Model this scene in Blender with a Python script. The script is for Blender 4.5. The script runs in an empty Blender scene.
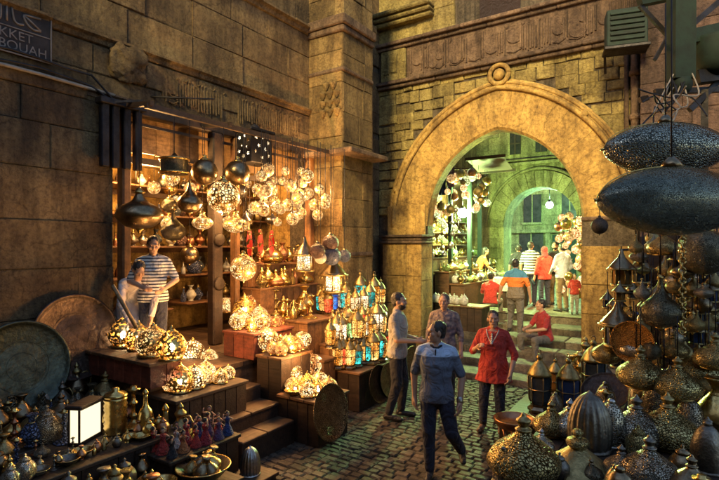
import bpy, math, random
from mathutils import Vector, Matrix
R = random.Random(7)
SC = bpy.context.scene
COL = SC.collection
PI = math.pi
EYE = 2.5
YAW = math.atan(332/500)
SY, CY = math.sin(YAW), math.cos(YAW)

# ---------------------------------------------------------------- pixel rays of the photograph -> points in the place
def ray(px):
    s = (px-360)/500
    return (-SY+CY*s, CY+SY*s)
def P(px, py, d):
    a, b = ray(px)
    return Vector((a*d, b*d, EYE-(py-246)*d/500))
def PX(px, py, x): return P(px, py, x/ray(px)[0])
def PY(px, py, y): return P(px, py, y/ray(px)[1])
def PZ(px, py, z): return P(px, py, (EYE-z)*500/(py-246))
def depth_of(p): return -SY*p[0]+CY*p[1]

# ---------------------------------------------------------------- materials
def newmat(name):
    m = bpy.data.materials.new(name); m.use_nodes = True
    nt = m.node_tree; nt.nodes.clear()
    out = nt.nodes.new('ShaderNodeOutputMaterial')
    return m, nt, out
def N(nt, t, **kw):
    n = nt.nodes.new('ShaderNode'+t)
    for k, v in kw.items():
        if k.startswith('i_'):
            key = k[2:]
            key = int(key) if key.isdigit() else key.replace('_', ' ')
            n.inputs[key].default_value = v
        else: setattr(n, k, v)
    return n
def L(nt, a, ao, b, bi): nt.links.new(a.outputs[ao], b.inputs[bi])
def c4(c): return (c[0], c[1], c[2], 1)
def ramp(nt, stops, interp='LINEAR'):
    r = nt.nodes.new('ShaderNodeValToRGB'); cr = r.color_ramp; cr.interpolation = interp
    while len(cr.elements) < len(stops): cr.elements.new(0.5)
    for e, (p, c) in zip(cr.elements, stops): e.position = p; e.color = c4(c)
    return r
def stone(name, cols, scale=1.6, rough=.9, bump=.5, fine=22, island=.35, pit=True):
    m, nt, out = newmat(name)
    tc = N(nt, 'TexCoord'); b = N(nt, 'BsdfPrincipled', i_Roughness=rough)
    n1 = N(nt, 'TexNoise', i_Scale=scale, i_Detail=8, i_Roughness=.65); L(nt, tc, 'Object', n1, 'Vector')
    st = [(.3+.4*i/(len(cols)-1), c) for i, c in enumerate(cols)]
    r1 = ramp(nt, st); L(nt, n1, 'Fac', r1, 'Fac')
    g = N(nt, 'NewGeometry')
    mr = N(nt, 'MapRange'); mr.inputs['To Min'].default_value = 1-island; mr.inputs['To Max'].default_value = 1+island*.6
    L(nt, g, 'Random Per Island', mr, 'Value')
    mul = N(nt, 'Mix', data_type='RGBA', blend_type='MULTIPLY'); mul.inputs[0].default_value = 1
    L(nt, r1, 'Color', mul, 6); L(nt, mr, 'Result', mul, 7)
    n2 = N(nt, 'TexNoise', i_Scale=fine, i_Detail=6, i_Roughness=.7); L(nt, tc, 'Object', n2, 'Vector')
    r2 = ramp(nt, [(.36, (.5, .45, .42)), (.5, (.95, .93, .9)), (.64, (1.25, 1.22, 1.12))]); L(nt, n2, 'Fac', r2, 'Fac')
    mul2 = N(nt, 'Mix', data_type='RGBA', blend_type='MULTIPLY'); mul2.inputs[0].default_value = .8
    L(nt, mul, 2, mul2, 6); L(nt, r2, 'Color', mul2, 7)
    mp = N(nt, 'Mapping'); mp.inputs['Scale'].default_value = (1.3, 1.3, .22); L(nt, tc, 'Object', mp, 'Vector')
    ns = N(nt, 'TexNoise', i_Scale=2.1, i_Detail=7, i_Roughness=.7); L(nt, mp, 0, ns, 'Vector')
    rs = ramp(nt, [(.38, (.36, .33, .32)), (.55, (1, 1, 1)), (.72, (1.25, 1.2, 1.1))]); L(nt, ns, 'Fac', rs, 'Fac')
    mul3 = N(nt, 'Mix', data_type='RGBA', blend_type='MULTIPLY'); mul3.inputs[0].default_value = .85
    L(nt, mul2, 2, mul3, 6); L(nt, rs, 'Color', mul3, 7)
    nd = N(nt, 'TexNoise', i_Scale=3.5, i_Detail=5); L(nt, tc, 'Object', nd, 'Vector'); va = N(nt, 'VectorMath', operation='SCALE'); va.inputs['Scale'].default_value = .35; L(nt, nd, 'Color', va, 0)
    vb = N(nt, 'VectorMath', operation='ADD'); L(nt, tc, 'Object', vb, 0); L(nt, va, 0, vb, 1)
    vc = N(nt, 'TexVoronoi', feature='DISTANCE_TO_EDGE', i_Scale=1.5); L(nt, vb, 0, vc, 'Vector'); ck = N(nt, 'MapRange'); ck.inputs['From Min'].default_value = .004; ck.inputs['From Max'].default_value = .022; L(nt, vc, 'Distance', ck, 'Value')
    ns2 = N(nt, 'MapRange'); ns2.inputs['From Min'].default_value = .5; ns2.inputs['From Max'].default_value = .58; L(nt, nd, 'Fac', ns2, 'Value')
    mxk = N(nt, 'Math', operation='MAXIMUM'); L(nt, ck, 0, mxk, 0); L(nt, ns2, 0, mxk, 1)
    kr = ramp(nt, [(0, (.35, .31, .28)), (1, (1, 1, 1))]); L(nt, mxk, 0, kr, 'Fac')
    mul4 = N(nt, 'Mix', data_type='RGBA', blend_type='MULTIPLY'); mul4.inputs[0].default_value = .5; L(nt, mul3, 2, mul4, 6); L(nt, kr, 'Color', mul4, 7)
    L(nt, mul4, 2, b, 'Base Color')
    n3 = N(nt, 'TexNoise', i_Scale=4.5, i_Detail=10, i_Roughness=.78); L(nt, tc, 'Object', n3, 'Vector')
    add = N(nt, 'Math', operation='ADD'); L(nt, n3, 'Fac', add, 0)
    ml = N(nt, 'Math', operation='MULTIPLY'); ml.inputs[1].default_value = .35; L(nt, n2, 'Fac', ml, 0); L(nt, ml, 0, add, 1)
    bp = N(nt, 'Bump', i_Strength=min(1, bump*1.7), i_Distance=.13); L(nt, add, 0, bp, 'Height'); L(nt, bp, 0, b, 'Normal')
    L(nt, b, 0, out, 0)
    return m
def metal(name, col, rough=.35, met=1, vor=0, bump=.3, dirt=.5, hole=0, dark=None, dots=0):
    """hammered / engraved metal; vor = scale of the engraved pattern"""
    m, nt, out = newmat(name)
    tc = N(nt, 'TexCoord'); b = N(nt, 'BsdfPrincipled', i_Roughness=rough, i_Metallic=met)
    n1 = N(nt, 'TexNoise', i_Scale=5, i_Detail=6, i_Roughness=.7); L(nt, tc, 'Object', n1, 'Vector')
    d = dark or tuple(c*(1-dirt) for c in col)
    r1 = ramp(nt, [(.35, d), (.65, col)]); L(nt, n1, 'Fac', r1, 'Fac')
    rr = N(nt, 'MapRange'); rr.inputs['To Min'].default_value = rough+.25; rr.inputs['To Max'].default_value = max(.08, rough-.12)
    L(nt, n1, 'Fac', rr, 'Value'); L(nt, rr, 0, b, 'Roughness')
    colout = (r1, 'Color')
    if vor:
        v = N(nt, 'TexVoronoi', feature='F1' if dots else 'DISTANCE_TO_EDGE', i_Scale=vor, i_Randomness=.55 if dots else 1); L(nt, tc, 'Object', v, 'Vector')
        sm = N(nt, 'MapRange'); sm.inputs['From Max'].default_value = .18
        if dots: sm.inputs['From Min'].default_value = .25; sm.inputs['From Max'].default_value = .5
        L(nt, v, 'Distance', sm, 'Value')
        mx = N(nt, 'Mix', data_type='RGBA', blend_type='MIX'); L(nt, sm, 0, mx, 0)
        mx.inputs[6].default_value = c4(tuple(c*.1 for c in col)); L(nt, r1, 'Color', mx, 7)
        colout = (mx, 2)
        bp = N(nt, 'Bump', i_Strength=1, i_Distance=.04); L(nt, sm, 0, bp, 'Height'); L(nt, bp, 0, b, 'Normal')
    else:
        n2 = N(nt, 'TexNoise', i_Scale=14, i_Detail=4); L(nt, tc, 'Object', n2, 'Vector')
        bp = N(nt, 'Bump', i_Strength=bump, i_Distance=.03); L(nt, n2, 'Fac', bp, 'Height'); L(nt, bp, 0, b, 'Normal')
    L(nt, colout[0], colout[1], b, 'Base Color')
    if hole:
        v2 = N(nt, 'TexVoronoi', feature='F1', i_Scale=hole); L(nt, tc, 'Object', v2, 'Vector')
        lt = N(nt, 'Math', operation='LESS_THAN'); lt.inputs[1].default_value = .5; L(nt, v2, 'Distance', lt, 0)
        tr = N(nt, 'BsdfTransparent'); ms = N(nt, 'MixShader'); L(nt, lt, 0, ms, 0); L(nt, b, 0, ms, 1); L(nt, tr, 0, ms, 2); L(nt, ms, 0, out, 0)
    else: L(nt, b, 0, out, 0)
    return m
def lit(name, col, strength, scale=6, edge=.09, mcol=(.25, .16, .06), vary=.8, hot=(1, .84, .58), fine=True):
    """a lit pierced shade: frosted openings that give off light between metal ribs"""
    m, nt, out = newmat(name)
    tc = N(nt, 'TexCoord'); oi = N(nt, 'ObjectInfo')
    add = N(nt, 'VectorMath', operation='ADD'); mulv = N(nt, 'VectorMath', operation='SCALE'); mulv.inputs[0].default_value = (13, 7, 5)
    L(nt, oi, 'Random', mulv, 'Scale'); L(nt, tc, 'Object', add, 0); L(nt, mulv, 0, add, 1)
    v = N(nt, 'TexVoronoi', feature='DISTANCE_TO_EDGE', i_Scale=scale, i_Randomness=.7); L(nt, add, 0, v, 'Vector')
    gt = N(nt, 'MapRange'); gt.inputs['From Min'].default_value = edge*.75; gt.inputs['From Max'].default_value = edge*1.15; L(nt, v, 'Distance', gt, 'Value')
    fac = (gt, 0)
    if fine:
        v2 = N(nt, 'TexVoronoi', feature='F1', i_Scale=scale*2.3, i_Randomness=.6); L(nt, add, 0, v2, 'Vector')
        g2 = N(nt, 'MapRange'); g2.inputs['From Min'].default_value = .5; g2.inputs['From Max'].default_value = .44; L(nt, v2, 'Distance', g2, 'Value')
        mm = N(nt, 'Math', operation='MULTIPLY'); L(nt, gt, 0, mm, 0); L(nt, g2, 0, mm, 1); fac = (mm, 0)
    n1 = N(nt, 'TexNoise', i_Scale=2.6, i_Detail=2); L(nt, add, 0, n1, 'Vector')
    st = N(nt, 'MapRange'); st.inputs['From Min'].default_value = .32; st.inputs['From Max'].default_value = .68
    st.inputs['To Min'].default_value = strength*(1-vary); st.inputs['To Max'].default_value = strength*(1+vary); L(nt, n1, 'Fac', st, 'Value')
    cr = ramp(nt, [(.36, col), (.66, hot)]); L(nt, n1, 'Fac', cr, 'Fac')
    e = N(nt, 'Emission'); L(nt, cr, 'Color', e, 'Color'); L(nt, st, 0, e, 'Strength')
    b = N(nt, 'BsdfPrincipled', i_Roughness=.35, i_Metallic=1, i_Base_Color=c4(mcol))
    bp = N(nt, 'Bump', i_Strength=.6, i_Distance=.02, invert=True); L(nt, gt, 0, bp, 'Height'); L(nt, bp, 0, b, 'Normal')
    ms = N(nt, 'MixShader'); L(nt, fac[0], fac[1], ms, 0); L(nt, b, 0, ms, 1); L(nt, e, 0, ms, 2); L(nt, ms, 0, out, 0)
    return m
def emit(name, col, s):
    m, nt, out = newmat(name); e = N(nt, 'Emission', i_Color=c4(col), i_Strength=s); L(nt, e, 0, out, 0); return m
def wood(name, col, rough=.6, grain=(1, 14, 14), dirt=.5):
    m, nt, out = newmat(name); tc = N(nt, 'TexCoord'); mp = N(nt, 'Mapping'); mp.inputs['Scale'].default_value = grain
    L(nt, tc, 'Object', mp, 'Vector')
    n = N(nt, 'TexNoise', i_Scale=2, i_Detail=7, i_Roughness=.65); L(nt, mp, 0, n, 'Vector')
    r = ramp(nt, [(.3, tuple(c*(1-dirt) for c in col)), (.7, col)]); L(nt, n, 'Fac', r, 'Fac')
    b = N(nt, 'BsdfPrincipled', i_Roughness=rough)
    g = N(nt, 'NewGeometry'); mr = N(nt, 'MapRange'); mr.inputs['To Min'].default_value = .55; mr.inputs['To Max'].default_value = 1.3; L(nt, g, 'Random Per Island', mr, 'Value')
    nw = N(nt, 'TexNoise', i_Scale=9, i_Detail=8, i_Roughness=.75); L(nt, tc, 'Object', nw, 'Vector'); rw = ramp(nt, [(.4, (.45, .42, .4)), (.58, (1, 1, 1)), (.7, (1.3, 1.22, 1.1))]); L(nt, nw, 'Fac', rw, 'Fac')
    m1 = N(nt, 'Mix', data_type='RGBA', blend_type='MULTIPLY'); m1.inputs[0].default_value = 1; L(nt, r, 'Color', m1, 6); L(nt, mr, 0, m1, 7)
    m2 = N(nt, 'Mix', data_type='RGBA', blend_type='MULTIPLY'); m2.inputs[0].default_value = .8; L(nt, m1, 2, m2, 6); L(nt, rw, 'Color', m2, 7); L(nt, m2, 2, b, 'Base Color')
    bp = N(nt, 'Bump', i_Strength=.35, i_Distance=.02); L(nt, n, 'Fac', bp, 'Height'); L(nt, bp, 0, b, 'Normal'); L(nt, b, 0, out, 0)
    return m
def cloth(name, col, col2=None, rough=.85, sc=3, fold=.1):
    m, nt, out = newmat(name); tc = N(nt, 'TexCoord')
    n = N(nt, 'TexNoise', i_Scale=sc, i_Detail=5); L(nt, tc, 'Object', n, 'Vector')
    r = ramp(nt, [(.35, col2 or tuple(c*.7 for c in col)), (.62, col)]); L(nt, n, 'Fac', r, 'Fac')
    b = N(nt, 'BsdfPrincipled', i_Roughness=rough); b.inputs['Sheen Weight'].default_value = .1
    L(nt, r, 'Color', b, 'Base Color')
    n2 = N(nt, 'TexNoise', i_Scale=6, i_Detail=4, i_Distortion=1.2); L(nt, tc, 'Object', n2, 'Vector')
    bp = N(nt, 'Bump', i_Strength=.8, i_Distance=fold); L(nt, n2, 'Fac', bp, 'Height'); L(nt, bp, 0, b, 'Normal'); L(nt, b, 0, out, 0)
    return m
def banded(name, stops, zmin, zmax, tilt=0):
    """cloth whose colour changes in bands along the body's height"""
    m, nt, out = newmat(name); tc = N(nt, 'TexCoord'); sp = N(nt, 'SeparateXYZ'); L(nt, tc, 'Object', sp, 0)
    mr = N(nt, 'MapRange'); mr.inputs['From Min'].default_value = zmin; mr.inputs['From Max'].default_value = zmax; L(nt, sp, 'Z', mr, 'Value')
    r = ramp(nt, stops, 'CONSTANT'); L(nt, mr, 0, r, 'Fac')
    b = N(nt, 'BsdfPrincipled', i_Roughness=.85); L(nt, r, 'Color', b, 'Base Color')
    n2 = N(nt, 'TexNoise', i_Scale=6, i_Detail=4, i_Distortion=1.2); L(nt, tc, 'Object', n2, 'Vector')
    bp = N(nt, 'Bump', i_Strength=.8, i_Distance=.1); L(nt, n2, 'Fac', bp, 'Height'); L(nt, bp, 0, b, 'Normal'); L(nt, b, 0, out, 0)
    return m
def striped(name, a, b_, n, zmin, zmax, frac=.5):
    st = []
    for i in range(n): st += [(i/n, a), ((i+frac)/n, b_)]
    return banded(name, st[:32], zmin, zmax)
M = {}
M['ashlar'] = stone('sandstone_ashlar', [(.16, .1, .04), (.32, .21, .085), (.45, .31, .13)], bump=.7)
M['ashlar_old'] = stone('sooty_sandstone', [(.12, .076, .042), (.25, .165, .08), (.4, .28, .135)], bump=.8, island=.2)
M['rubble'] = stone('rubble_masonry', [(.28, .2, .07), (.45, .35, .12), (.54, .43, .17)], scale=3, bump=.8)
M['mortar'] = stone('lime_mortar', [(.08, .062, .042), (.17, .13, .09)], scale=5)
M['plaster'] = stone('ochre_stone', [(.27, .16, .05), (.46, .29, .085), (.55, .36, .11)], scale=2.4, fine=14, bump=.35, island=.07)
M['carved'] = stone('carved_brown_stone', [(.1, .06, .04), (.19, .12, .08), (.26, .17, .11)], scale=4, bump=.5)
M['pink'] = stone('pink_stone', [(.085, .05, .042), (.16, .095, .075), (.23, .145, .11)], scale=2, bump=.6)
M['cobble'] = stone('worn_paving_stone', [(.06, .046, .036), (.12, .095, .072), (.2, .16, .12)], scale=3, rough=.5, bump=.35, island=.5)
M['dirt'] = stone('street_dirt', [(.03, .026, .022), (.06, .05, .04)], scale=8)
M['step'] = stone('worn_step_stone', [(.12, .1, .075), (.25, .21, .15), (.36, .31, .23)], scale=3, rough=.6, bump=.4)
M['green_stone'] = stone('pale_passage_stone', [(.2, .18, .09), (.35, .32, .16), (.46, .42, .22)], scale=2, bump=.5)
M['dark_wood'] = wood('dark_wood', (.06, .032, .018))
M['wood'] = wood('warm_wood', (.22, .1, .04))
M['wood_y'] = wood('warm_wood_upright', (.26, .12, .045), grain=(14, 14, 1))
M['pale_wood'] = wood('pale_board', (.42, .25, .11), grain=(14, 1, 14))
M['step_wood'] = wood('worn_step_board', (.17, .095, .05), grain=(10, 1, 10))
M['red_wood'] = wood('red_stained_wood', (.25, .06, .03))
M['green_paint'] = wood('flaking_green_paint', (.006, .022, .015), rough=.8, grain=(3, 3, 3), dirt=.4)
M['black_metal'] = metal('black_iron', (.05, .045, .05), .5, .8)
M['bronze'] = metal('dark_bronze', (.3, .22, .13), .25, vor=0, bump=.1)
M['bronze_eng'] = metal('engraved_bronze', (.3, .26, .17), .28, vor=24)
M['spindle'] = metal('green_dark_bronze', (.3, .31, .24), .17, vor=70, bump=.25, dirt=.4)
M['spindle_scale'] = metal('scaled_bronze', (.46, .44, .34), .16, vor=30, bump=.5, dirt=.4)
M['brass'] = metal('polished_brass', (.72, .5, .18), .22, bump=.1)
M['brass_eng'] = metal('engraved_brass', (.7, .5, .2), .3, vor=24)
M['old_brass'] = metal('tarnished_brass', (.42, .32, .14), .38, bump=.3)
M['old_brass_eng'] = metal('tarnished_engraved_brass', (.62, .48, .2), .3, vor=22, bump=.5)
M['silver'] = metal('tin_plate', (.55, .53, .5), .28, bump=.15)
M['silver_eng'] = metal('engraved_tin', (.64, .57, .44), .28, vor=26, bump=.5, dots=1)
M['pewter'] = metal('dull_pewter', (.25, .22, .18), .4, bump=.2)
M['pewter_eng'] = metal('engraved_pewter', (.54, .46, .34), .3, vor=26, bump=.5)
M['copper'] = metal('aged_copper', (.5, .24, .13), .32, bump=.2)
M['copper_bright'] = metal('bright_copper', (.85, .42, .12), .42, vor=14, bump=.3, dirt=.2)
M['mesh_gold'] = metal('pierced_gilt', (.8, .52, .16), .35, bump=.1, hole=11)
M['tray'] = metal('hammered_dark_tray', (.085, .06, .05), .36, bump=.25, dirt=.5)
M['tray_green'] = metal('verdigris_tray', (.075, .085, .07), .36, bump=.25, dirt=.5)
M['tray_brass'] = metal('engraved_brass_tray', (.45, .3, .15), .4, vor=18, bump=.3)
W = (1, .72, .38); O = (1, .47, .13)
M['fil_white'] = lit('lit_white_filigree', (1, .42, .1), 1.1, 5.2, .17, hot=(1, .68, .3), fine=False)
M['fil_white_fine'] = lit('lit_fine_filigree', (1, .38, .09), 1.0, 7.5, .16, hot=(1, .62, .24), fine=False)
M['fil_gold'] = lit('lit_gold_filigree', (1, .45, .12), 1.2, 5.2, .12, (.4, .25, .08), hot=(1, .7, .32))
M['st_white'] = lit('lit_white_dome', (1, .44, .12), 1.2, 9.5, .17, hot=(1, .72, .36), fine=False)
M['st_fine'] = lit('lit_fine_dome', (1, .38, .09), 1.1, 13, .16, hot=(1, .64, .27), fine=False)
M['st_gold'] = lit('lit_gold_dome', (1, .42, .1), 1.2, 10, .12, (.4, .25, .08), hot=(1, .66, .28))
M['fil_orange'] = lit('lit_orange_mosaic', (1, .28, .06), 1.0, 11, .1, (.35, .15, .06), hot=(1, .52, .16))
M['fil_dim'] = lit('dim_warm_globe', (1, .38, .1), .9, 3.4, .07, (.4, .25, .12), hot=(1, .7, .34), fine=False)
M['fil_pale'] = lit('pale_green_lit_globe', (.6, .7, .2), .8, 3.6, .09, (.35, .33, .15), hot=(.95, 1, .6), fine=False)
gl = dict(vary=.65, fine=False)
M['g_teal'] = lit('teal_glass', (.01, .3, .26), .75, 14, .09, hot=(.08, .9, .75), **gl)
M['g_amber'] = lit('amber_glass', (1, .3, .03), 1.0, 15, .09, hot=(1, .68, .2), **gl)
M['g_red'] = lit('red_glass', (.7, .03, .01), .9, 11, .06, hot=(1, .14, .05), **gl)
M['g_blue'] = lit('blue_glass', (.03, .12, .6), .8, 11, .06, hot=(.15, .45, 1), **gl)
M['g_clear'] = lit('clear_glass', (1, .6, .25), 1.2, 15, .09, hot=(1, .86, .58), **gl)
M['g_green'] = lit('green_glass', (.1, .45, .06), .8, 11, .06, hot=(.5, .9, .3), **gl)
M['bulb'] = emit('warm_bulb', (1, .7, .34), 30)
M['bulb_small'] = emit('warm_bulb_small', (1, .75, .4), 40)
M['bulb_green'] = emit('greenish_lamp', (.62, 1, .72), 140)
M['panel'] = emit('white_light_panel', (1, .84, .55), .7)
M['g_dark'] = metal('unlit_dark_glass', (.05, .06, .07), .1, 0, bump=.05)
M['g_dull_blue'] = metal('unlit_blue_glass', (.03, .06, .16), .12, 0, bump=.05)
M['g_dull_amber'] = metal('unlit_amber_glass', (.35, .16, .03), .15, 0, bump=.05)
M['skin'] = cloth('skin', (.5, .28, .175), (.46, .25, .155), .5, fold=.008)
M['skin2'] = cloth('skin_deep', (.32, .17, .1), (.27, .14, .085), .5, fold=.008)
M['hair'] = cloth('black_hair', (.018, .013, .011), rough=.5, sc=30, fold=.03)
M['hair_grey'] = cloth('cropped_hair', (.11, .08, .06), rough=.6, sc=30, fold=.03)
M['eye'] = cloth('dark_eye', (.012, .01, .01), rough=.2, fold=.008)
M['denim'] = cloth('dark_denim', (.022, .025, .05))
M['black_cloth'] = cloth('black_cloth', (.018, .016, .02))
M['red_cloth'] = cloth('red_cloth', (.55, .045, .03))
M['crimson'] = cloth('crimson_cloth', (.4, .03, .035))
M['orange_cloth'] = cloth('orange_cloth', (.6, .2, .05))
M['grey_cloth'] = cloth('light_grey_cloth', (.42, .38, .33))
M['khaki'] = cloth('khaki_cloth', (.24, .17, .09))
M['grey_trouser'] = cloth('grey_trousers', (.17, .15, .13))
M['pale_shirt'] = cloth('pale_blue_shirt', (.62, .66, .8))
M['robe'] = cloth('pale_pink_robe', (.66, .56, .53))
M['plaid'] = cloth('checked_shirt', (.3, .22, .18), (.07, .06, .09), sc=18)
M['shoe'] = cloth('dark_shoe', (.025, .02, .02), rough=.45)
M['sandal'] = cloth('tan_sandal', (.25, .13, .07), rough=.6)
M['white_cloth'] = cloth('white_cloth', (.7, .68, .6))
M['blue_cloth'] = cloth('blue_cloth', (.03, .06, .2))
M['scarf'] = cloth('maroon_scarf', (.18, .02, .025))
M['stripe'] = striped('white_navy_stripes', (.7, .68, .64), (.04, .04, .06), 15, .85, 1.5, .62)
M['stripe2'] = striped('white_black_stripes', (.75, .74, .68), (.03, .03, .035), 9, .9, 1.55, .5)
M['tri'] = banded('blue_orange_grey_bands', [(0, (.2, .16, .12)), (.42, (.72, .2, .04)), (.74, (.06, .2, .34))], .85, 1.5)
M['yoke'] = banded('slate_shirt_pale_yoke', [(0, (.14, .165, .225)), (.79, (.45, .58, .8))], .85, 1.5)
M['window_dark'] = cloth('dark_red_window', (.02, .007, .006), rough=.9)
M['glaze'] = metal('painted_glaze', (.3, .16, .13), .3, 0, vor=10, bump=.1)
M['glaze_blue'] = metal('painted_blue_glaze', (.14, .17, .32), .3, 0, vor=10, bump=.1)
M['ceramic'] = metal('white_ceramic', (.6, .58, .5), .3, 0, bump=.1)
M['sign'] = metal('blackened_plaque', (.03, .022, .024), .75, 0, bump=.15)
M['sign_ink'] = metal('worn_raised_letters', (.2, .165, .15), .6, 0, bump=.1)
M['cable'] = metal('pale_conduit', (.36, .3, .25), .6, 0, bump=.05)
M['soft_green'] = cloth('green_goods', (.22, .3, .07), (.08, .12, .03), sc=8)
M['purple'] = cloth('purple_cloth', (.13, .07, .16))

# ---------------------------------------------------------------- mesh builder
def cross_frame(d):
    d = d.normalized(); u = Vector((0, 0, 1)) if abs(d.z) < .9 else Vector((1, 0, 0))
    a = d.cross(u).normalized(); return a, a.cross(d).normalized()
def spl(pts, n=4):
    """smooth a profile (Catmull-Rom)"""
    out = []
    for i in range(len(pts)-1):
        p0 = pts[max(i-1, 0)]; p1 = pts[i]; p2 = pts[i+1]; p3 = pts[min(i+2, len(pts)-1)]
        for k in range(n):
            t = k/n
            out.append(tuple(.5*((2*b)+(c-a)*t+(2*a-5*b+4*c-d)*t*t+(3*b-a-3*c+d)*t**3) for a, b, c, d in zip(p0, p1, p2, p3)))
    out.append(tuple(pts[-1])); return out
class MB:
    def __init__(s): s.v = []; s.f = []; s.m = []; s.s = []
    def add(s, vs, fs, mi=0, sm=False):
        k = len(s.v); s.v += [tuple(v) for v in vs]
        for f in fs: s.f.append(tuple(i+k for i in f)); s.m.append(mi); s.s.append(sm)
        return s
    def box(s, x0, x1, y0, y1, z0, z1, mi=0, bev=0):
        if bev:
            b = bev; vs = []; 
            pr = [(x0+b, y0), (x1-b, y0), (x1, y0+b), (x1, y1-b), (x1-b, y1), (x0+b, y1), (x0, y1-b), (x0, y0+b)]
            cx, cy = (x0+x1)/2, (y0+y1)/2
            def ring(z, k): return [(cx+(x-cx)*(1-k*2*b/max(x1-x0, 1e-6)), cy+(y-cy)*(1-k*2*b/max(y1-y0, 1e-6)), z) for x, y in pr]
            vs = ring(z0, 1)+ring(z0+b, 0)+ring(z1-b, 0)+ring(z1, 1)
            fs = [tuple(range(7, -1, -1)), tuple(range(24, 32))]
            for k in range(3):
                for i in range(8): j = (i+1) % 8; fs.append((k*8+i, k*8+j, k*8+8+j, k*8+8+i))
            return s.add(vs, fs, mi)
        vs = [(x, y, z) for z in (z0, z1) for y in (y0, y1) for x in (x0, x1)]
        return s.add(vs, [(0, 2, 3, 1), (4, 5, 7, 6), (0, 1, 5, 4), (2, 6, 7, 3), (0, 4, 6, 2), (1, 3, 7, 5)], mi)
    def bar(s, a, b, w, h, mi=0, up=None):
        a = Vector(a); b = Vector(b); d = b-a
        if up is None: p, q = cross_frame(d)
        else: q = Vector(up).normalized(); p = d.normalized().cross(q).normalized()
        vs = [e+p*i*w/2+q*j*h/2 for e in (a, b) for i, j in ((-1, -1), (1, -1), (1, 1), (-1, 1))]
        return s.add(vs, [(3, 2, 1, 0), (4, 5, 6, 7), (0, 1, 5, 4), (1, 2, 6, 5), (2, 3, 7, 6), (3, 0, 4, 7)], mi)
    def lathe(s, prof, n=20, c=(0, 0, 0), mi=0, mat=None, sm=True, sx=1, sy=1, flute=0, nf=12):
        vs = []; fs = []; rows = []
        for r, z in prof:
            if r < 1e-5: rows.append([len(vs)]); vs.append(Vector((0, 0, z)))
            else:
                row = []
                for i in range(n):
                    a = 2*PI*i/n; rr = r*(1+flute*math.cos(nf*a)); row.append(len(vs)); vs.append(Vector((rr*sx*math.cos(a), rr*sy*math.sin(a), z)))
                rows.append(row)
        for A, B in zip(rows, rows[1:]):
            if len(A) == 1 and len(B) == 1: continue
            for i in range(n):
                j = (i+1) % n
                if len(A) == 1: fs.append((A[0], B[j], B[i]))
                elif len(B) == 1: fs.append((A[i], A[j], B[0]))
                else: fs.append((A[i], A[j], B[j], B[i]))
        if len(rows[0]) > 1: fs.append(tuple(rows[0][::-1]))
        if len(rows[-1]) > 1: fs.append(tuple(rows[-1]))
        c = Vector(c); vs = [(mat @ v if mat else v)+c for v in vs]
        return s.add(vs, fs, mi, sm)
    def ell(s, c, r, n=16, m=10, mi=0, mat=None):
        if not hasattr(r, '__len__'): r = (r, r, r)
        return s.lathe([(math.sin(PI*k/m), -math.cos(PI*k/m)*r[2]) for k in range(m+1)], n, c, mi, mat, True, r[0], r[1])
    def tube(s, pts, r, n=8, mi=0, sm=True):
        pts = [Vector(p) for p in pts]; vs = []; fs = []; k = len(pts)
        rs = r if hasattr(r, '__len__') else [r]*k
        pa = None
        for i, p in enumerate(pts):
            d = pts[min(i+1, k-1)]-pts[max(i-1, 0)]; a, b = cross_frame(d)
            if pa is not None:
                a = (pa-d.normalized()*pa.dot(d.normalized()))
                if a.length < 1e-4: a, b = cross_frame(d)
                else: a.normalize(); b = a.cross(d.normalized())
            pa = a
            for j in range(n): t = 2*PI*j/n; vs.append(p+a*math.cos(t)*rs[i]+b*math.sin(t)*rs[i])
        for i in range(k-1):
            for j in range(n): q = (j+1) % n; fs.append((i*n+j, i*n+q, i*n+n+q, i*n+n+j))
        fs.append(tuple(range(n-1, -1, -1))); fs.append(tuple((k-1)*n+j for j in range(n)))
        return s.add(vs, fs, mi, sm)
    def cap(s, a, b, ra, rb, n=12, m=4):
        """round-ended tapered limb"""
        a = Vector(a); b = Vector(b); d = b-a; ln = d.length
        if ln < 1e-6: return s.ell(a, ra, n, m*2)
        p, q = cross_frame(d); z = d/ln; mt = Matrix((p, q, z)).transposed()
        pr = [(ra*math.sin(PI/2*k/m), -ra*math.cos(PI/2*k/m)) for k in range(m+1)]+[(rb*math.cos(PI/2*k/m), ln+rb*math.sin(PI/2*k/m)) for k in range(m+1)]
        pr[0] = (0, -ra); pr[-1] = (0, ln+rb)
        return s.lathe(pr, n, a, 0, mt)
    def loft(s, rings, right, n=20):
        """closed loft of ellipses (centre, half width, half depth) round a spine"""
        vs = []; fs = []; k = len(rings); right = Vector(right).normalized()
        for i, (c, rx, ry) in enumerate(rings):
            d = (Vector(rings[min(i+1, k-1)][0])-Vector(rings[max(i-1, 0)][0])).normalized()
            f = d.cross(right).normalized(); c = Vector(c)
            for j in range(n): t = 2*PI*j/n; vs.append(c+right*math.cos(t)*rx+f*math.sin(t)*ry)
        for i in range(k-1):
            for j in range(n): q = (j+1) % n; fs.append((i*n+j, i*n+q, i*n+n+q, i*n+n+j))
        fs.append(tuple(range(n-1, -1, -1))); fs.append(tuple((k-1)*n+j for j in range(n)))
        return s.add(vs, fs, 0, True)
    def mesh(s, name):
        me = bpy.data.meshes.new(name); me.from_pydata(s.v, [], s.f)
        me.polygons.foreach_set('material_index', s.m); me.polygons.foreach_set('use_smooth', s.s); me.update(); return me
    def build(s, name, mats, parent=None, loc=None):
        me = s.mesh(name)
        for m in (mats if isinstance(mats, (list, tuple)) else [mats]): me.materials.append(M[m] if isinstance(m, str) else m)
        return link(name, me, parent, loc)
def link(name, me, parent=None, loc=None):
    o = bpy.data.objects.new(name, me); COL.objects.link(o)
    if parent: o.parent = parent
    if loc is not None: o.location = loc
    return o
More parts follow.
